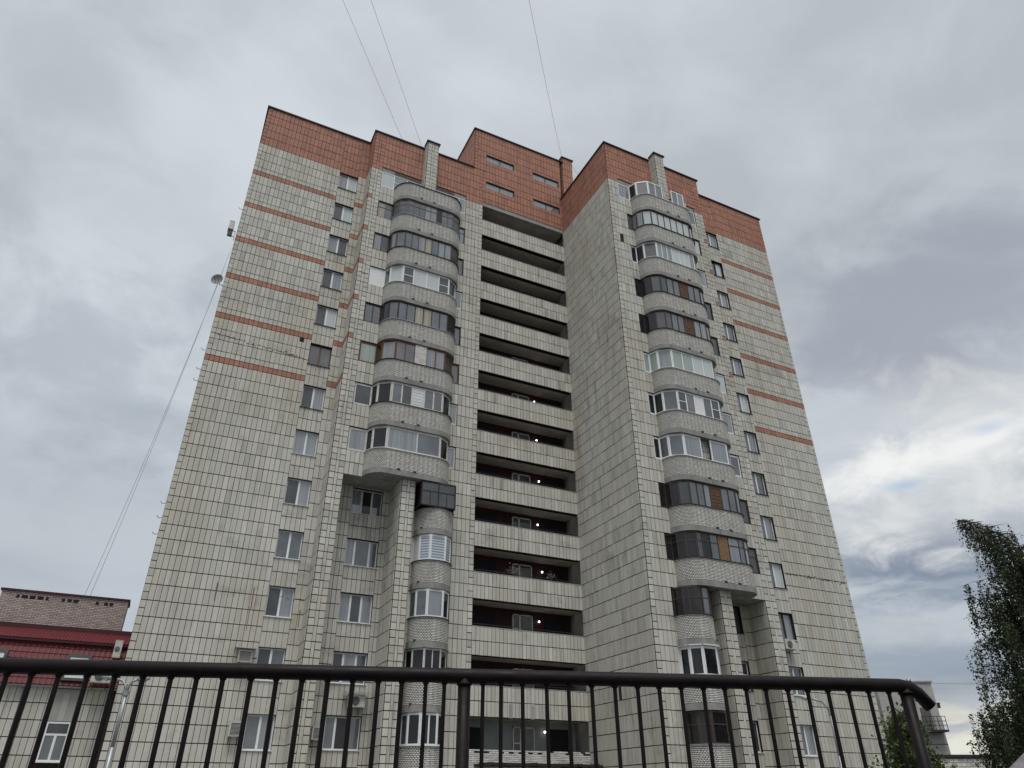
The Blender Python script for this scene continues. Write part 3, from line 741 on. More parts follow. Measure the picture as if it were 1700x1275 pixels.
LG(7, F3, [['gm'], ['gd'], ['gd'], [(1.25, 'gm'), (1, 'g')], ['gd'], ['gd'], ['gm']], 'oldwhite', .10)
# right stack
mF, mC = mir(F3), mir(CV)
mF = mF[::-1]; mC = mC[::-1]; mF = [(8.24 - a, d) for a, d in F3][::1]; mC = [(8.24 - a, d) for a, d in CV]
mF[0] = (1.31, -.06); mF[-1] = (7.47, -.06); mC[0] = (1.31, -.06); mC[-1] = (7.47, -.06)
r0 = list(mF); r0[0] = (.81, -.06)
RG(0, r0, [['gm'], ['gd'], ['gs'], [(.8, 'g'), (.8, 'g'), (1.05, 'P'), (.7, 'g'), (.7, 'gm')], ['gm'], ['g'], ['g']], 'white', .085)
RG(1, mC, [['gs'], ['gm'], ['gm'], ['gp'], ['gp', 'gp', 'gp', 'gp', 'gp', 'gp'], ['gm'], ['g'], ['g'], ['gp']], 'brown', .06)
RG(2, mF, [['gd'], ['gd'], ['gs'], ['gm', 'gm', 'gm', (1.5, 'gp'), 'gp', 'gp', 'gm'], ['gm'], ['gm'], ['gm']], 'white', .07)
RG(3, mC, [['gd'], ['gd'], ['gd'], ['gs'], [(1, 'gs'), (1, 'g'), (1, 'g'), (1.35, 'L'), (1, 'g'), (1, 'g')], ['g'], ['gm'], ['g'], ['gs']], 'dark', .055)
RG(4, mC, [['gd'], ['gd'], ['gd'], ['gs'], [(1, 'gs'), (1, 'g'), (1, 'g'), (1.6, 'L'), (1, 'gm'), (1, 'gm')], ['g'], ['gm'], ['g'], ['gs']], 'brown', .055)
RG(5, mF, [['gg'], ['gg'], ['gm'], ['gg', 'gg', 'gp', 'gp'], ['gm'], ['gm'], ['gp']], 'white', .085)
RG(6, mF, [['gd'], ['gd'], ['g'], [(1, 'gst'), (1, 'g'), (1.1, 'S'), (1, 'g'), (1, 'gst')], ['gm'], ['gm'], ['gm']], 'white', .085)
RG(7, mF, [['gd'], ['g'], ['g'], [(1.6, 'gm'), (.9, 'P'), (1.6, 'gm')], ['g'], ['g'], ['g']], 'white', .10)
RG(8, mC, [['gd'], ['gd'], ['gd'], ['gs'], [(1, 'g'), (.9, 'g'), (.8, 'gm'), (1.5, 'L'), (1, 'g'), (1, 'g')], ['g'], ['g'], ['g'], ['gs']], 'brown', .06)
RG(9, mC, [['gd'], ['gd'], ['gd'], ['gd'], [(.8, 'gs'), (1.1, 'gd'), (1.1, 'g'), (1.5, 'B'), (1.5, 'gm'), (.8, 'g')], ['gm'], ['g'], ['g'], ['gs']], 'brown', .05, transom=.66)
# narrow lower balconies
NB = [(3.76, -.06), (3.38, -.06), (3.24, .48), (2.80, .90), (1.98, .90), (1.54, .48), (1.42, -.06), (1.31, -.06)]
nm = [(4.86 - a, d) for a, d in NB]; nm[0] = (1.31, -.06); nm[-1] = (3.76, -.06)
BX = [(3.56, -.05), (3.50, 1.02), (1.60, 1.06), (1.48, -.05)]
for k in range(8, 14): LB[k] = balcony(FL, k - 0, 1.36, 3.44, 1.0, 1.04, {8: 'silldark', 12: 'sillgrey'}.get(k, 'silldark'))
for k in range(10, 14): RB[k] = balcony(FR, k, 1.36, 3.44, 1.0, 1.04, {11: 'sillwhite', 12: 'sillgrey'}.get(k, 'silldark'))
def NG(T, D_, k, path, *a, **kw): CEN[0] = 2.4; z0, z1 = bigz(k); glazing(D_[k], T, path, z0, z1, *a, **kw)
NG(FL, LB, 8, BX, [['gd'], ['gsT', 'gsT'], ['gd']], 'dark', .06)
NG(FL, LB, 9, NB, [['S'], ['S'], ['gz'], ['gz'], ['gz'], ['g'], ['g']], 'white', .09)
NG(FL, LB, 10, NB, [['S'], ['gs'], ['g'], ['gm'], ['gd'], ['g'], ['g']], 'white', .085)
NG(FL, LB, 11, NB, [['gd'], ['gd'], ['gd'], ['gd', 'gd'], ['gd'], ['gd'], ['g']], 'oldwhite', .06)
NG(FL, LB, 12, NB, [['gd'], ['g'], ['gd'], ['gd', 'gd'], ['gd'], ['g'], ['g']], 'white', .085)
NG(FR, RB, 10, nm, [['gd'], ['gd'], ['gd', 'gd'], ['gd', 'g'], ['g', 'g'], ['gd'], ['gd']], 'brown', .05, transom=.6)
NG(FR, RB, 11, nm, [['gd'], ['gd'], ['gd'], ['gd'], ['gs'], ['gd'], ['gd']], 'white', .11)
NG(FR, RB, 12, nm, [['gd'], ['gd'], ['gd'], ['gd'], ['gd', 'gd'], ['gd'], ['gd']], 'brown', .06, transom=.6)
rf = MB(); CEN[0] = 2.4
for p, q in zip(nm[1:], nm[2:-1]): obox(rf, FR, p, q, -30.83, -30.78, -.3, .16)
rf.build('window_hood', M['sillwhite'], RB[11])
rf = MB(); CEN[0] = 2.4
for p, q in zip(NB[1:], NB[2:-1]): obox(rf, FL, p, q, -30.82, -30.78, -.3, .14)
rf.build('window_hood', M['galv'], LB[11])
# wall between pilaster and pilaster under the big balconies: soffits of the recess
pbox('recess_soffit', 'concrete', -7.47, -4.52, .0, 1.37, GZ - 22.4 - .001, GZ - 22.18); pbox('recess_soffit', 'concrete', XR + 4.52, XR + 7.45, YR, YR + 1.37, GZ - 28.001, GZ - 27.78)
# ground floor brick parapet and canopy under the gallery
gp = MB()
for j in range(18):
    z0 = -36.4 + j * .0778
    x = -.13 * (j % 2)
    while x < XR - .05:
        u, v = max(x, 0) + .006, min(x + .26, XR - .04) - .006
        if v - u > .05 and not (j > 15 and random.random() < .3): gp.box(u, v, -.05 + random.uniform(-.01, .01), .1, z0 + .008 + GZ, z0 + .07 + GZ, random.random())
        x += .26
gp.build('brick_parapet', M['brick'], B, kind='stuff')
obj_box('parapet_core', M['mortar'], B, 0, XR - .03, -.03, .14, GZ - 37.8, GZ - 35.02)
cn = MB(); nx_ = 26
for i in range(nx_):
    x0 = .25 + i * (XR - .35) / nx_; x1 = .25 + (i + 1) * (XR - .35) / nx_; yy = -1.35 + random.uniform(-.08, .08); zz = GZ - 35.60 + random.uniform(-.03, .03)
    cn.box(x0, x1, yy, -.06, zz - .12, zz)
cn.build('canopy', M['coping'], B)
tiles['tile'].build('wall_tiles', M['tile'], B, kind='stuff'); tiles['red'].build('red_wall_tiles', M['red'], B, kind='stuff')
# body holds the parapet backings created after it was first linked
bb = MB(); bb.v, bb.f, bb.t = body.v, body.f, body.t
for o in list(B.children):
    if o.name == 'wall': bpy.data.objects.remove(o)
bb.build('wall', M['grout'], B)
# spalled joints: ragged dark chips along a tile row
def chips(fr, u0, z0, u1, z1, n, r):
    mb = MB()
    for i in range(n):
        f = (i + random.random()) / n; u = u0 + (u1 - u0) * f; z = z0 + (z1 - z0) * f + random.gauss(0, .035); a, b_ = random.uniform(.02, .10) * r, random.uniform(.008, .03) * r
        pts = [(u - a, z), (u - a * .3, z - b_), (u + a, z + random.uniform(-.01, .01)), (u + a * .2, z + b_)]
        mb.box8([fr.P(p, 0, q) for p, q in pts] + [fr.P(p, .034, q) for p, q in pts])
    mb.build('spalled_joint', M['grout'], B, kind='stuff')
chips(WL, 15.2, -15.05, 10.2, -15.35, 60, 1.); chips(WR, 10.5, -25.9, 15.3, -25.95, 45, 1.); chips(WL, 9.9, -28.7, 8.3, -28.75, 10, .8)
FS = Frame(XR, YR, 0, 1, -1, 0); chips(FS, 1.0, -15.2, 4.2, -16.0, 26, .9); chips(FL, 8.1, -9.1, 7.6, -9.15, 5, .8)
# rust runs from old fixings
ru = varmat('rust_stain', (.20, .115, .06), .9, .3, 12)
for u, z0, z1, w_ in ((12.37, -28.35, -29.1, .03), (10.72, -28.4, -29.3, .035), (10.75, -29.3, -30.3, .02), (8.45, -29.2, -30.0, .03)):
    mb = MB(); pts = [(u - w_, z1), (u + w_ * .3, z1 - .05), (u + w_, z0), (u - w_ * .6, z0 + .04)]
    mb.box8([WL.P(p, .018, q) for p, q in pts] + [WL.P(p, .0285, q) for p, q in pts]); mb.build('rust_stain', ru, B)
# vent hole in the upper left wall
obj_box('vent_hole', M['void'], B, -10.72, -10.47, 1.205, 1.23, GZ - 14.28, GZ - 14.0)

# ================================================================ air conditioners, dish, cables
def ac(loc, rz, label, w_=.62, h=.5, d=.26, canopy=False, grille='slat'):
    t = empty('air_conditioner', loc, label, 'air conditioner', 'air conditioner boxes on the walls'); t.rotation_euler = (0, 0, rz)
    c = MB(); e = .02
    P = lambda x0, x1, y0, y1, z0, z1: c.box(x0, x1, y0, y1, z0, z1)
    P(-w_ / 2, w_ / 2, -d, 0, 0, h); P(-w_ / 2 - .008, w_ / 2 + .008, -d - .008, .008, h, h + .02); P(-w_ / 2 + .02, w_ / 2 - .02, -d - .006, -d, .03, h - .03)
    c.build('casing', M['acwhite'], t)
    if grille == 'fan':
        f = MB(); f.tube([(-.08 * w_, -d - .007, h / 2), (-.08 * w_, -d - .02, h / 2)], min(h, w_ * .95) * .38, 20); f.build('fan_opening', M['acdark'], t)
        r = MB()
        for q in (.36, .27, .18, .09):
            r.tube([(-.08 * w_ + min(h, w_ * .95) * q * math.cos(a), -d - .026, h / 2 + min(h, w_ * .95) * q * math.sin(a)) for a in [i * math.pi / 10 for i in range(21)]], .004, 4, False)
        r.build('fan_guard', M['acwhite'], t)
    else:
        f = MB(); f.box(-w_ / 2 + .06, w_ / 2 - .06, -d - .010, -d - .006, .06, h - .06); f.build('grille_back', M['acdark'], t)
        for i in range(9):
            z = .07 + i * (h - .14) / 9; s = MB(); s.box(-w_ / 2 + .06, w_ / 2 - .06, -d - .02, -d - .010, z, z + .014); s.build('slat', M['acwhite'], t)
    b_ = MB()
    for x in (-w_ * .32, w_ * .32): b_.box(x - .015, x + .015, -d - .02, .16, -.03, -.002); b_.box(x - .0149, x + .0149, .13, .16, -.3, -.03)
    b_.build('bracket', M['darksteel'], t)
    if canopy:
        q = MB(); q.box8([(-w_ * .75, .15, h + .16), (w_ * .75, .15, h + .16), (w_ * .75, .15, h + .18), (-w_ * .75, .15, h + .18),
                          (-w_ * .75, -d - .2, h + .05), (w_ * .75, -d - .2, h + .05), (w_ * .75, -d - .2, h + .07), (-w_ * .75, -d - .2, h + .07)])
        q.build('rain_canopy', M['galv'], t)
    return t
ac((-10.62, 1.06, GZ - 31.75), 0, 'grey box air conditioner under a small sheet metal canopy, just above the handrail', canopy=True, w_=.6)
ac((-10.48, 1.06, GZ - 34.72), 0, 'white slatted air conditioner beside the lowest left window, seen through the railing', w_=.55, h=.58)
ac((-6.95, 1.2, GZ - 34.75), 0, 'white slatted air conditioner left of the lowest three-pane window', w_=.5, h=.55)
ac((-5.35, 1.1, GZ - 33.35), 0, 'white fan air conditioner under a thin canopy, between two three-pane windows', w_=.78, h=.52, grille='fan', canopy=True)
ac((XR + 9.45, YR + .93, GZ - 30.2), 0, 'white air conditioner hanging below a dark framed window on the right wing', w_=.72, h=.5, grille='fan')
ac((-15.62, 1.75, GZ - 7.55), math.radians(-90), 'air conditioner jutting out from the left edge of the tower, high up', w_=.8, h=.6, grille='fan')
dk = empty('satellite_dish', (-15.76, 1.3, GZ - 11.45), 'round grey satellite dish on the left edge of the tower, against the sky', 'satellite dish')
ds = MB(); seg = 24
face = (CP - Vector((-15.76, 1.3, GZ - 11.45))).normalized(); face = (face + Vector((-.5, -.2, .55))).normalized()
rotq = face.to_track_quat('Z', 'Y')
ringpts = []
for i in range(6):
    rr = .34 * i / 5
    for k in range(seg):
        ph = 2 * math.pi * k / seg; v = rotq @ Vector((rr * math.cos(ph), rr * math.sin(ph), -.10 + .9 * rr * rr)); ds.v.append(tuple(v))
for i in range(5):
    for k in range(seg): ds.f.append((i * seg + k, i * seg + (k + 1) % seg, (i + 1) * seg + (k + 1) % seg, (i + 1) * seg + k)); ds.t.append(.5)
dm = ds.build('reflector', M['dish'], dk, smooth=True); sm_ = dm.modifiers.new('thick', 'SOLIDIFY'); sm_.thickness = .012
ar = MB(); ar.tube([rotq @ Vector((0, -.32, -.02)), rotq @ Vector((0, -.2, .34))], .012, 5); hb = rotq @ Vector((0, -.18, .36)); icomb(hb.x, hb.y, hb.z, .04, ar); ar.build('receiver_arm', M['darksteel'], dk)
br_ = MB(); br_.tube([rotq @ Vector((0, 0, -.1)), Vector((.2, .12, -.25)), Vector((.42, .15, -.25))], .02, 6); br_.build('bracket', M['darksteel'], dk)
def cable(p, q, sag, label, r=.010, n=20, group='cables'):
    p, q = Vector(p), Vector(q); mb = MB()
    mb.tube([p.lerp(q, i / n) - Vector((0, 0, sag * 4 * (i / n) * (1 - i / n))) for i in range(n + 1)], r, 5)
    o = mb.build('cable', M['cable'], smooth=True); return tag(o, label, 'cable', group)
def skyend(px, py, z):
    d = R_ * ((px - 850) / 1170.4526) + U_ * ((637.5 - py) / 1170.4526) + F_
    return CP + d * ((z + GZ - CP.z) / d.z)
cable((-6.09, .3, GZ + 3.58), skyend(522, -110, 2), .0, 'thin overhead cable from the roof edge, leftmost of the three in the sky')
cable((-4.7, .25, GZ + 3.7), skyend(578, -110, 2), .05, 'thin overhead cable leaving the roof right beside the pale pillar top')
cable((7.1, .2, GZ + 8.44), skyend(855, -120, 4), .5, 'thin overhead cable rising from the red chimney, rightmost in the sky', r=.011)
cable((7.6, -.1, GZ + 8.3), (9.6, 1.2, GZ + 8.1), .12, 'short thin wire hanging from the red chimney to the right-hand roof', r=.012, n=8)
cable((-18.05, 7.2, GZ - 28.15), (-15.55, 1.35, GZ - 10.6), 1.1, 'thin cable from brick stack up to the dish, left one of the pair')
cable((-17.8, 7.2, GZ - 28.15), (-15.45, 1.35, GZ - 9.0), 1.0, 'thin cable from brick stack up to the tower edge, right of the pair')
hk = MB()
for i, z in enumerate((-16.2, -17.4, -18.1, -24.9, -25.6, -26.4, -5.9)):
    hk.tube([(-15.36, 1.3, GZ + z), (-15.55, 1.25, GZ + z - .05), (-15.62, 1.25, GZ + z + .05)], .014, 4)
hk.build('wall_hook', M['darksteel'], B)

for x, hgt, lab in ((2.35, .42, 'wide pale flowering plant in a pot on the gallery parapet, low in the tower'), (4.75, .34, 'narrow pale plant in a pot on the gallery parapet, under the ceiling lamp')):
    t = empty('potted_plant', (x, .08, GZ - 26.57), lab, 'potted plant')
    pt_ = MB(); pt_.tube([(0, 0, 0), (0, 0, .14)], [.06, .085], 10); pt_.build('pot', M['acdark'], t)
    fo_ = MB()
    for i in range(90):
        v = Vector((random.gauss(0, .22 if x < 3 else .09), random.gauss(0, .07), .14 + abs(random.gauss(0, .5)) * hgt)); d = Vector((random.gauss(0, 1), random.gauss(0, 1), random.gauss(0, 1))).normalized() * .05; o = d.orthogonal().normalized() * .035
        fo_.poly([v, v + d + o, v + d * 2, v + d - o], random.random())
    fo_.build('foliage', M['flower'], t, kind='stuff')
# ================================================================ neighbour with red roof
NBd = empty('low_building', (0, 0, 0), 'low beige tiled building with dark red metal roof and brick stack', 'building')
XL0, XL1 = -34.0, -15.0; YN = 5.0; ZE = -32.72
nb = MB(); nb.box(XL0, XL1 + 0, YN, YN + 9, TZ, GZ + ZE + .0); nb.build('wall', M['grout'], NBd)
NF = Frame(0, YN, -1, 0, 0, -1)
ntm = []
for i in range(6):
    mb = MB(); a, b_, c, d = GV / 2, .25 - GV / 2, GH / 2, .68 - GH / 2
    mb.box8([(-a, 0, c), (-b_, 0, c), (-b_, 0, d), (-a, 0, d), (-a, -TH, c), (-b_, -TH, c), (-b_, -TH, d), (-a, -TH, d)], .1 + .6 * i / 5, skip=(0,)); ntm.append(mb.mesh('tile', M['tile']))
rest = MB()
wx = [(16.86, 17.86), (20.9, 21.9), (24.9, 25.9), (28.9, 29.9)]
u = 15.6
cnt = 0
while u < 33.7:
    inw = any(a - .01 < u + .125 < b_ + .01 for a, b_ in wx)
    for r in range(8):
        z = -33.35 - .68 * r + .0
        if z < -37.8: break
        if inw and z + .34 > -35.75: continue
        if inw and z > -36.0 and z < -35.7: pass
        loc = Vector(NF.P(u, 0, z)); x, y, zz = proj(loc)
        if -20 < x < 1700 and 1050 < y < 1290 and cnt < 280: link('tile', random.choice(ntm), NBd, loc=loc); cnt += 1
        else: rest.box8([NF.P(u + .01, 0, z + .017), NF.P(u + .24, 0, z + .017), NF.P(u + .24, 0, z + .663), NF.P(u + .01, 0, z + .663),
                         NF.P(u + .01, TH, z + .017), NF.P(u + .24, TH, z + .017), NF.P(u + .24, TH, z + .663), NF.P(u + .01, TH, z + .663)], random.random(), skip=(0,))
    u += .25
rest.build('wall_tiles', M['tile'], NBd, kind='stuff')
for a, b_ in wx:
    pl = MB(); pl.box(-b_, -a, YN - .012, YN + .01, GZ - 34.05, GZ - 32.75); pl.build('plaster_panel', M['plaster'], NBd)
    st_ = MB(); st_.box(-(a + b_) / 2 - .12, -(a + b_) / 2 + .12, YN - .03, YN - .012, GZ - 34.05, GZ - 32.95); st_.build('plaster_strip', M['pale'], NBd)
    mb = MB(); x0, x1, z0, z1 = -b_ + .03, -a - .03, -35.62, -34.08; xm = (x0 + x1) / 2; zt = z1 - .5
    for q in ((x0, x1, z0, z0 + .07), (x0, x1, z1 - .07, z1), (x0, x0 + .07, z0 + .07, z1 - .07), (x1 - .07, x1, z0 + .07, z1 - .07), (x0 + .07, x1 - .07, zt - .04, zt + .04), (xm - .05, xm + .05, z0 + .07, zt - .04)):
        mb.box(q[0], q[1], YN - .05, YN - .005, q[2] + GZ, q[3] + GZ)
    w_ = mb.build('window', M['white'], NBd)
    for q in ((x0 + .07, x1 - .07, zt + .04, z1 - .07, 'gs'), (x0 + .07, xm - .05, z0 + .07, zt - .04, 'g'), (xm + .05, x1 - .07, z0 + .07, zt - .04, 'g')):
        obj_box('pane', M[q[4]], w_, q[0], q[1], YN - .03, YN - .02, q[2] + GZ, q[3] + GZ)
    obj_box('sill', M['sillwhite'], w_, x0 - .04, x1 + .04, YN - .12, YN - .0505, z0 - .04 + GZ, z0 + GZ)
obj_box('cornice', M['pale'], NBd, XL0, XL1, YN - .28, YN + .05, GZ + ZE, GZ + ZE + .06)
# mansard of stepped metal tiles: real relief
def roofpatch(name, x0, x1, yb, zb, yt, zt, nrow, wave, amp, step, mat):
    mb = MB(); cols = int((x1 - x0) / wave * 4); L = math.hypot(yt - yb, zt - zb); ny, nz = -(zt - zb) / L, (yt - yb) / L
    sub = 3 if step else 1
    grid = []
    for r in range(nrow):
        for e in ((0, 1), (1, 0)) if step else ((0, 0), (1, 0)):
            f = (r + (0 if e[0] == 0 else 1)) / nrow; lift = step * (1 if e[0] == 0 else 0) + (.0)
            row = []
            for c in range(cols + 1):
                x = x0 + (x1 - x0) * c / cols; h = amp * math.cos(2 * math.pi * (x - x0) / wave) + lift
                droop = (-.02 * math.cos(2 * math.pi * (x - x0) / wave) if step else 0)
                row.append((x, yb + (yt - yb) * f + ny * h - (yt - yb) / L * droop * -1, GZ + zb + (zt - zb) * f + nz * h + (zt - zb) / L * droop))
            grid.append(row)
    for row in grid: mb.v += row
    nc = cols + 1
    for r in range(len(grid) - 1):
        for c in range(cols): mb.f.append((r * nc + c, r * nc + c + 1, (r + 1) * nc + c + 1, (r + 1) * nc + c)); mb.t.append(.5)
    return mb.build(name, mat, NBd, kind='stuff' if step else None)
roofpatch('roof_tiles', XL0, XL1 + .1, YN - .35, ZE + .07, YN + .35, -30.75, 7, .22, .016, .028, M['redroof'])
ub = MB(); ub.box(XL0, XL1, YN + .30, YN + .55, GZ + ZE + .08, GZ - 30.8); ub.build('attic_wall', M['redtrim'], NBd)
roofpatch('ribbed_roof', XL0, XL1 + .25, YN + .12, -30.68, YN + 2.1, -29.9, 1, .14, .018, 0, M['redroof'])
obj_box('roof_edge', M['redtrim'], NBd, XL0, XL1 + .25, YN + .14, YN + 1.9, GZ - 30.80, GZ - 30.70)
obj_box('roof_flashing', M['redtrim'], NBd, XL0, XL1 - .35, YN + 1.86, YN + 1.99, GZ - 30.05, GZ - 29.78)
obj_box('attic', M['redtrim'], NBd, XL0 + .1, XL1 - .1, YN + 1.85, YN + 8.9, GZ + ZE + .1, GZ - 30.02)
# brick stack with vent openings
SX0, SX1, SY, SZ0, SZ1 = -21.5, -16.02, 7.0, -30.0, -28.32
obj_box('stack_core', M['mortar'], NBd, SX0 + .01, SX1 - .01, SY + .012, SY + 1.4, GZ + SZ0, GZ + SZ1)
holes = [(-20.83, -20.72), (-20.63, -20.38), (-20.30, -20.05), (-19.97, -19.72), (-19.62, -19.50), (-18.93, -18.80), (-18.68, -18.50), (-18.42, -18.22), (-17.45, -17.33), (-17.07, -16.90), (-16.83, -16.68)]
bm_ = [];
for L in (.245, .12):
    for ti in (.1, .35, .6, .9):
        mb = MB(); mb.box(0, L - .006, -.012, .02, 0, .060, ti); bm_.append((L, mb.mesh('brick', M['pinkbrick'])))
restb = MB(); nrow = 22; hz = (SZ1 - SZ0) / nrow; cnt = 0
for r in range(nrow - 1, -1, -1):
    z = SZ0 + r * hz; x = SX0 + (0 if r % 2 else -.13)
    while x < SX1 - .03:
        a, b_ = max(x, SX0), min(x + .255, SX1)
        if b_ - a > .05:
            hs = [q for q in holes if q[0] < b_ and q[1] > a] if r in (nrow - 3, nrow - 4) else []
            if not hs and cnt < 290 and abs(b_ - a - .255) < .004: link('brick', random.choice(bm_[:4])[1], NBd, loc=(a + .008, SY, GZ + z + .006)); cnt += 1
            else:
                for u, v in subtract(a + .007, b_ - .007, hs):
                    if v - u > .03: restb.box(u, v, SY - .012, SY + .02, GZ + z + .008, GZ + z + hz - .010, random.random())
        x += .255
restb.build('brickwork', M['pinkbrick'], NBd, kind='stuff')
for h0, h1 in holes: obj_box('vent_hole', M['void'], NBd, h0, h1, SY - .024, SY + .01, GZ + SZ1 - 4 * hz, GZ + SZ1 - 2 * hz)
obj_box('stack_cap', M['redtrim'], NBd, SX0 - .06, SX1 + .08, SY - .08, SY + 1.5, GZ + SZ1, GZ + SZ1 + .09)
obj_box('stack_side', M['pinkbrick'], NBd, SX1 - .009, SX1 + .01, SY + .01, SY + 1.4, GZ + SZ0, GZ + SZ1)
# roof windows
for x in (-17.3, -20.6):
    a = math.atan2(-30.75 - ZE, .7)
    e_ = bpy.data.objects.new('roof_window', None)
    fm_ = MB(); fm_.box(-.48, .48, -.05, .06, -.62, .62); fo = fm_.build('roof_window', M['darksteel'], NBd)
    fo.location = (x, YN - .16, GZ - 31.87); fo.rotation_euler = (-(math.pi / 2 - a), 0, 0)
    bpy.data.objects.remove(e_)
    pm = MB(); pm.box(-.34, .34, -.062, -.052, -.48, .40); pm.build('pane', M['gp'], fo)
    rm = MB()
    for q in ((-.37, -.34, -.5, .43), (.34, .37, -.5, .43), (-.37, .37, .40, .43), (-.37, .37, -.51, -.48)): rm.box(q[0], q[1], -.07, -.051, q[2], q[3])
    rm.build('sash', M['galv'], fo)
ac((-16.2, YN - .5, GZ - 32.5), 0, 'white fan air conditioner low on the dark red roof of the left building', w_=.8, h=.56, grille='fan')
ac((-15.86, YN - .05, GZ - 31.35), math.radians(0), 'narrow white air conditioner high on the red roof, against the tower edge', w_=.32, h=.75, grille='fan')

# ================================================================ far right tower and low building
rr_ = Vector((R_.x, R_.y, 0)).normalized(); ff = Vector((F_.x, F_.y, 0)).normalized()
def fbox(mb, c, a0, a1, d0, d1, z0, z1, tint=.5):
    P = lambda a, d, z: tuple(Vector((c.x, c.y, 0)) + rr_ * a + ff * d + Vector((0, 0, z)))
    mb.box8([P(a0, d0, z0), P(a1, d0, z0), P(a1, d1, z0), P(a0, d1, z0), P(a0, d0, z1), P(a1, d0, z1), P(a1, d1, z1), P(a0, d1, z1)], tint)
tp = pix(1545, 1133, 72); tcn = Vector((tp.x, tp.y, 0)); tz = tp.z
TW = empty('lift_tower', (tcn.x, tcn.y, 0), 'plain pale grey windowless tower with a small steel balcony, far right behind the small tree', 'tower')
def tpart(name, mat, *b):
    mb = MB()
    P = lambda a, d, z: tuple(rr_ * a + ff * d + Vector((0, 0, z)))
    for q in b:
        a0, a1, d0, d1, z0, z1 = q
        mb.box8([P(a0, d0, z0), P(a1, d0, z0), P(a1, d1, z0), P(a0, d1, z0), P(a0, d0, z1), P(a1, d0, z1), P(a1, d1, z1), P(a0, d1, z1)])
    return mb.build(name, mat, TW)
tpart('wall', M['pale'], (-4.6, 0, 0, 5, 0, tz)); tpart('wall_pier', M['pale'], (-2.55, -2.2, -.12, .0, 0, tz - .3), (-5.6, -4.6, .4, 5, 0, tz - 1.2))
tpart('roof_edge', M['concrete'], (-4.7, .1, -.1, 5.1, tz, tz + .12))
tpart('door', M['metal'], (-1.5, -.7, -.03, -.001, tz - 3.5, tz - 1.9))
tpart('balcony_slab', M['darksteel'], (-2.0, -.1, -.9, -.001, tz - 3.75, tz - 3.6))
tpart('balcony_rail', M['darksteel'], *[(-2.0, -.1, -.9, -.86, tz - 3.6 + h, tz - 3.56 + h) for h in (.3, .6, .95)], *[(-2.0 + i * .31, -1.96 + i * .31, -.86, -.83, tz - 3.6, tz - 2.62) for i in range(7)])
tpart('joint', M['grout'], (-2.2, 0, -.012, -.001, tz - 4.6, tz - 4.55))
lp_ = tpart('bracket', M['darksteel'], (0, .45, .3, .5, tz - 1.6, tz - 1.5), (.2, .42, .3, .5, tz - 1.9, tz - 1.6))
tpart('ladder', M['darksteel'], (-2.05, -2.0, -.2, -.15, tz - 1.5, tz + .25), (-1.75, -1.7, -.2, -.15, tz - 1.5, tz + .25), *[(-2.0, -1.75, -.19, -.16, tz - 1.4 + i * .3, tz - 1.37 + i * .3) for i in range(6)])
lb = pix(1565, 1253, 66); lc = Vector((lb.x, lb.y, 0))
LBd = empty('flat_roofed_building', (lc.x, lc.y, 0), 'low grey flat-roofed building between the far tower and the birch', 'building')
TW2, TW = TW, LBd
tpart('wall', M['grout'], (-6, 14, .02, 6, 0, lb.z - .25)); tpart('roof_edge', M['coping'], (-6.1, 14.1, -.12, 6.1, lb.z - .2, lb.z))
bmh = MB()
for i in range(0, 60):
    for r in range(8):
        x0 = -6 + i / 3 - (.16 if r % 2 else 0); z = lb.z - .25 - (r + 1) * .26
        if z < 0: continue
        P = lambda a, d, zz: tuple(rr_ * a + ff * d + Vector((0, 0, zz)))
        jj = random.uniform(-.01, .01)
        bmh.box8([P(x0 + .01, .02, z + .01), P(x0 + .32, .02, z + .01), P(x0 + .32, .02, z + .25), P(x0 + .01, .02, z + .25), P(x0 + .01, -.02 + jj, z + .01), P(x0 + .32, -.02 + jj, z + .01), P(x0 + .32, -.02 - jj, z + .25), P(x0 + .01, -.02 - jj, z + .25)], random.random())
mo = bmh.build('wall_blocks', M['tile'], LBd, kind='stuff')
cable(pix(1545, 1134, 71.5) , pix(1760, 1131, 60), .1, 'horizontal wire from the far tower across the sky towards the birch', r=.02)

# ================================================================ street lamps
def lamp(px, ptop, pbot, dist, arms, label):
    top = pix(px, ptop, dist); bot = pix(*pbot, dist)
    t = empty('street_lamp', (top.x, top.y, TZ), label, 'street lamp', 'grey street lamps in the yard')
    h = top.z - TZ
    p = MB(); p.tube([(0, 0, 0), (0, 0, h * .55)], .07, 10); p.tube([(0, 0, h * .55), (0, 0, h - .25)], .055, 10); p.build('pole', M['galv'], t, smooth=True)
    co = MB(); co.tube([(0, 0, h - .28), (0, 0, h - .16)], .075, 10); co.build('collar', M['galv'], t)
    for sx, ln, rise in arms:
        v = rr_ * sx
        a = MB(); a.tube([Vector((0, 0, h - .22)), v * (ln * .15) + Vector((0, 0, h - .02)), v * (ln * .4) + Vector((0, 0, h + rise * .6)), v * ln + Vector((0, 0, h + rise))], .035, 8); a.build('arm', M['galv'], t, smooth=True)
        hd = MB(); e = v * ln; f_ = v * (ln + .34)
        hd.tube([e + Vector((0, 0, h + rise)), e.lerp(f_, .3) + Vector((0, 0, h + rise + .01)), f_ + Vector((0, 0, h + rise + .03))], [.04, .075, .05], 8); hd.build('lamp_head', M['galv'], t, smooth=True)
        gl = MB(); c = e.lerp(f_, .6); icomb(c.x, c.y, h + rise - .04, .06, gl, 8, 6, .6); gl.build('lamp_glass', M['gm'], t, smooth=True)
lamp(213, 1137, (180, 1275), 24, ((-1, .45, .18), (1, .22, .14)), 'grey street lamp with two short arms in front of the tower left corner')
lamp(1376, 1172, (1398, 1275), 31, ((-1, .62, .26),), 'grey street lamp with one curved arm in front of the right wing')

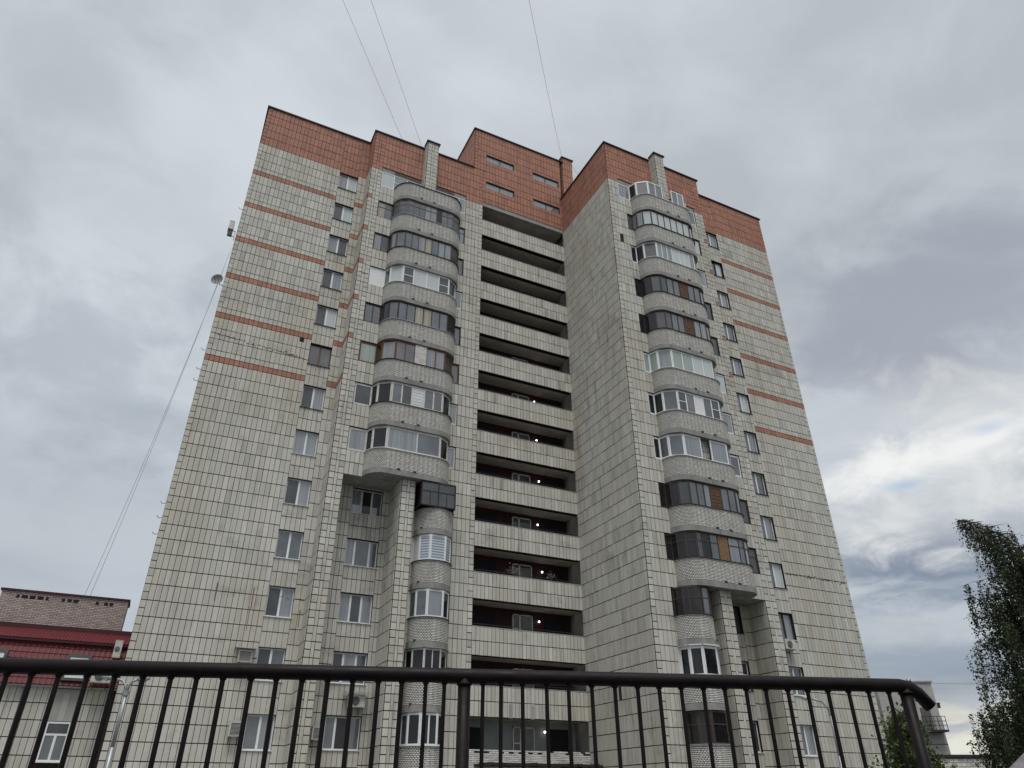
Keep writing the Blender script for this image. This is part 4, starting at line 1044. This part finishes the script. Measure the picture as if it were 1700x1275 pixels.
# ================================================================ trees
def leafcloud(name, pts, size, mat, parent, asp=.6, down=.0):
    mb = MB()
    for p in pts:
        s = size * random.uniform(.7, 1.3); d = Vector((random.gauss(0, 1), random.gauss(0, 1), random.gauss(0, .8) - down)).normalized()
        o = d.orthogonal(); o.rotate(__import__('mathutils').Quaternion(d, random.uniform(0, 6.28)))
        a = Vector(p); b_ = a + d * s; c = a + d * s * .5 + o * s * asp * .5; e = a + d * s * .5 - o * s * asp * .5
        n = len(mb.v); mb.v += [tuple(a), tuple(c), tuple(b_), tuple(e)]; mb.f.append((n, n + 1, n + 2, n + 3)); mb.t.append(random.random())
    return mb.build(name, mat, parent, kind='stuff')
D_B = 36.0
def bpnt(px, py, dd=0.): return pix(px, py, D_B + dd)
base = pix(1716, 1275, D_B); bx_, by_ = base.x, base.y
birch = empty('birch_tree', (bx_, by_, TZ), 'tall dark weeping birch leaning left, at the right edge', 'tree')
off0 = Vector((bx_, by_, TZ))
trunkpts = [Vector((bx_, by_, TZ)), pix(1712, 1180, D_B), pix(1704, 1080, D_B), pix(1697, 980, D_B), pix(1680, 915, D_B), pix(1655, 885, D_B), pix(1622, 868, D_B), pix(1590, 863, D_B)]
tr = MB(); tr.tube([p - off0 for p in trunkpts], [.2, .17, .14, .10, .06, .035, .02, .01], 8); tr.build('trunk', M['bark'], birch, smooth=True)
def along(pts, f):
    s = f * (len(pts) - 1); i = min(int(s), len(pts) - 2); return pts[i].lerp(pts[i + 1], s - i)
br = MB(); leaves = []
# left outline of the crown in the photograph: reach in metres to the left at each height
prof = [(868, 20), (885, 40), (905, 62), (940, 72), (1000, 82), (1040, 75), (1060, 68), (1085, 98), (1110, 78), (1140, 70), (1180, 80), (1210, 120), (1245, 95), (1275, 80)]
def reach(py):
    for (a, ra), (b_, rb_) in zip(prof, prof[1:]):
        if a <= py <= b_: return ra + (rb_ - ra) * (py - a) / (b_ - a)
    return prof[0][1] if py < prof[0][0] else prof[-1][1]
mpp = D_B * 1.12 / 1170
rnd = random.Random(5)
for i in range(300):
    f = .04 + .96 * rnd.random() ** 2.0; s = along(trunkpts, f); _, py, _z = proj(s)
    ang = rnd.uniform(0, 2 * math.pi); R0 = (reach(min(py + 25, 1275)) * mpp * .95) * (1 if True else 1)
    if f > .5: R0 *= max(.15, .95 - 1.5 * (f - .5)) * (.45 + .55 * rnd.random())
    R0 *= rnd.uniform(.45, 1.0)
    dv = rr_ * math.cos(ang) + ff * math.sin(ang) * .9
    if f > .6: dv = dv - rr_ * .15
    pts = [s]; rise = rnd.uniform(.1, .45) * (1 if f < .5 else .3)
    for j in range(1, 7):
        q = j / 6; pts.append(s + dv * (R0 * q) + Vector((0, 0, rise * R0 * (q - 1.15 * q * q) * 1.4)))
    br.tube([p - off0 for p in pts], [.03, .024, .018, .013, .009, .006, .003], 4, False)
    for j in range(int((6 if f < .55 else 2) + R0 * (6 if f < .55 else 3.0))):
        st = along(pts, rnd.uniform(.2, 1.0)); ln = rnd.uniform(.5, 1.9) * (.75 if f > .85 else 1.15 if f > .55 else 1); sway = Vector((rnd.gauss(0, .10), rnd.gauss(0, .10), 0))
        en = st + Vector((0, 0, -ln)) + sway
        br.tube([st - off0, en - off0], .003, 3, False)
        for l in range(int(ln * (21 if f < .6 else 15))):
            q = rnd.random(); leaves.append(st.lerp(en, q) + Vector((rnd.gauss(0, .045), rnd.gauss(0, .045), rnd.gauss(0, .02))) - off0)
br.build('branches', M['bark2'], birch)
leafcloud('crown', leaves, .082, M['leafb'], birch, .7, .5)
D_M = 33.0
b2 = pix(1512, 1330, D_M); off1 = Vector((b2.x, b2.y, TZ))
mp_ = empty('small_tree', off1, 'small bushy light green tree between the tower and the railing end post', 'tree')
tr = MB(); hh = pix(1500, 1215, D_M).z - TZ; tr.tube([(0, 0, 0), (.05, 0, hh * .5), (0, 0, hh)], [.08, .06, .02], 7); tr.build('trunk', M['bark2'], mp_, smooth=True)
lv = []; tw = MB()
for i in range(170):
    px = rnd.gauss(1508, 20); py = rnd.uniform(1190, 1330)
    lim = 12 + (py - 1185) * .50
    px = 1498 + (py - 1185) * .20 + max(-1, min(1, rnd.gauss(0, .55))) * lim
    c = pix(px, py, D_M + rnd.gauss(0, .6)) - off1
    tw.tube([(0, 0, max(.3, c.z - .8)), c], [.02, .006], 4, False)
    for l in range(42): lv.append(c + Vector((rnd.gauss(0, .17), rnd.gauss(0, .17), rnd.gauss(0, .15))))
tw.build('branches', M['bark2'], mp_); leafcloud('crown', lv, .12, M['leafm'], mp_, .8, .2)

# ================================================================ railing in front
HZ = GZ - 36.71
RL = empty('railing', (A0.x, A0.y, TZ), 'dark brown tubular steel railing with thin uprights across the foreground', 'railing')
def rp(t, z=HZ): v = A0 + rd * t; return Vector((v.x - A0.x, v.y - A0.y, z - TZ))
endt = 3.74
hr = MB(); tip = rd * .12
endp = [rp(-1.6), rp(1.2), rp(3.3), rp(3.66), rp(3.715), rp(3.76) + Vector((0, 0, -.008)), rp(3.795) + Vector((0, 0, -.03)), rp(3.84) + Vector((0, 0, -.085))]
hr.tube(endp, .0285, 20); hr.build('handrail', M['rail'], RL, smooth=True)
ts = [0.034, 0.119, 0.214, 0.314, 0.413, 0.514, 0.615, 0.71, 0.807, 0.912, 1.008, 1.107, 1.205, 1.303, 1.404, 1.497, 1.594, 1.669, 1.827, 1.902, 1.991, 2.093, 2.186, 2.286, 2.386, 2.486, 2.581, 2.679, 2.779, 2.876, 2.974, 3.065, 3.168, 3.261, 3.358, 3.457, 3.553, 3.652]
ts = [-.06 - .1 * i for i in range(12)] + ts
h = HZ - TZ
for t_ in ts:
    mb = MB(); dx = random.uniform(-.004, .004); mb.tube([rp(t_) - Vector((0, 0, .02)), rp(t_ + dx) - Vector((0, 0, h - .12))], .0085 if t_ < 0 or t_ > 1.5 else .0095, 8, False)
    # weld bead
    mb.tube([rp(t_) - Vector((0, 0, .024)), rp(t_) - Vector((0, 0, .034))], .013, 8); mb.build('baluster', M['rail'], RL, smooth=True)
for t_ in (1.75, 3.735):
    mb = MB(); mb.tube([rp(t_) - Vector((0, 0, .01)), rp(t_) - Vector((0, 0, h))], .0262, 14); mb.tube([rp(t_) - Vector((0, 0, .026)), rp(t_) - Vector((0, 0, .036))], .0315, 14); mb.build('post', M['rail'], RL, smooth=True)
mb = MB(); mb.tube([rp(-1.6, TZ + .12), rp(3.748, TZ + .12)], .012, 8); mb.build('bottom_rail', M['rail'], RL, smooth=True)
# second handrail, of the steps, only its upper end in view
def depthp(px, py, dep):
    d = R_ * ((px - 850) / 1170.4526) + U_ * ((637.5 - py) / 1170.4526) + F_; return CP + d * dep
s0, s1 = depthp(1712, 1267, 2.0), depthp(1660, 1325, 1.75)
SR = empty('step_handrail', (s0.x, s0.y, 0), 'weathered purple-grey steel handrail of the steps, in the bottom right corner', 'handrail')
dn = (s1 - s0).normalized(); o_ = Vector((s0.x, s0.y, 0))
mb = MB(); mb.tube([s0 - dn * .9 - o_, s0 - o_, s1 - o_, s1 + dn * .35 - o_], .027, 18); mb.build('handrail', varmat('worn_steel', (.16, .13, .14), .5, .35, 30, spec=.5, bump=.3), SR, smooth=True)
for q in (s0 - dn * .7, s1 + dn * .25):
    mb = MB(); mb.tube([q - o_ + Vector((0, 0, -.02)), Vector((q.x - o_.x, q.y - o_.y, 0))], .02, 10); mb.build('post', M['rail'], SR, smooth=True)
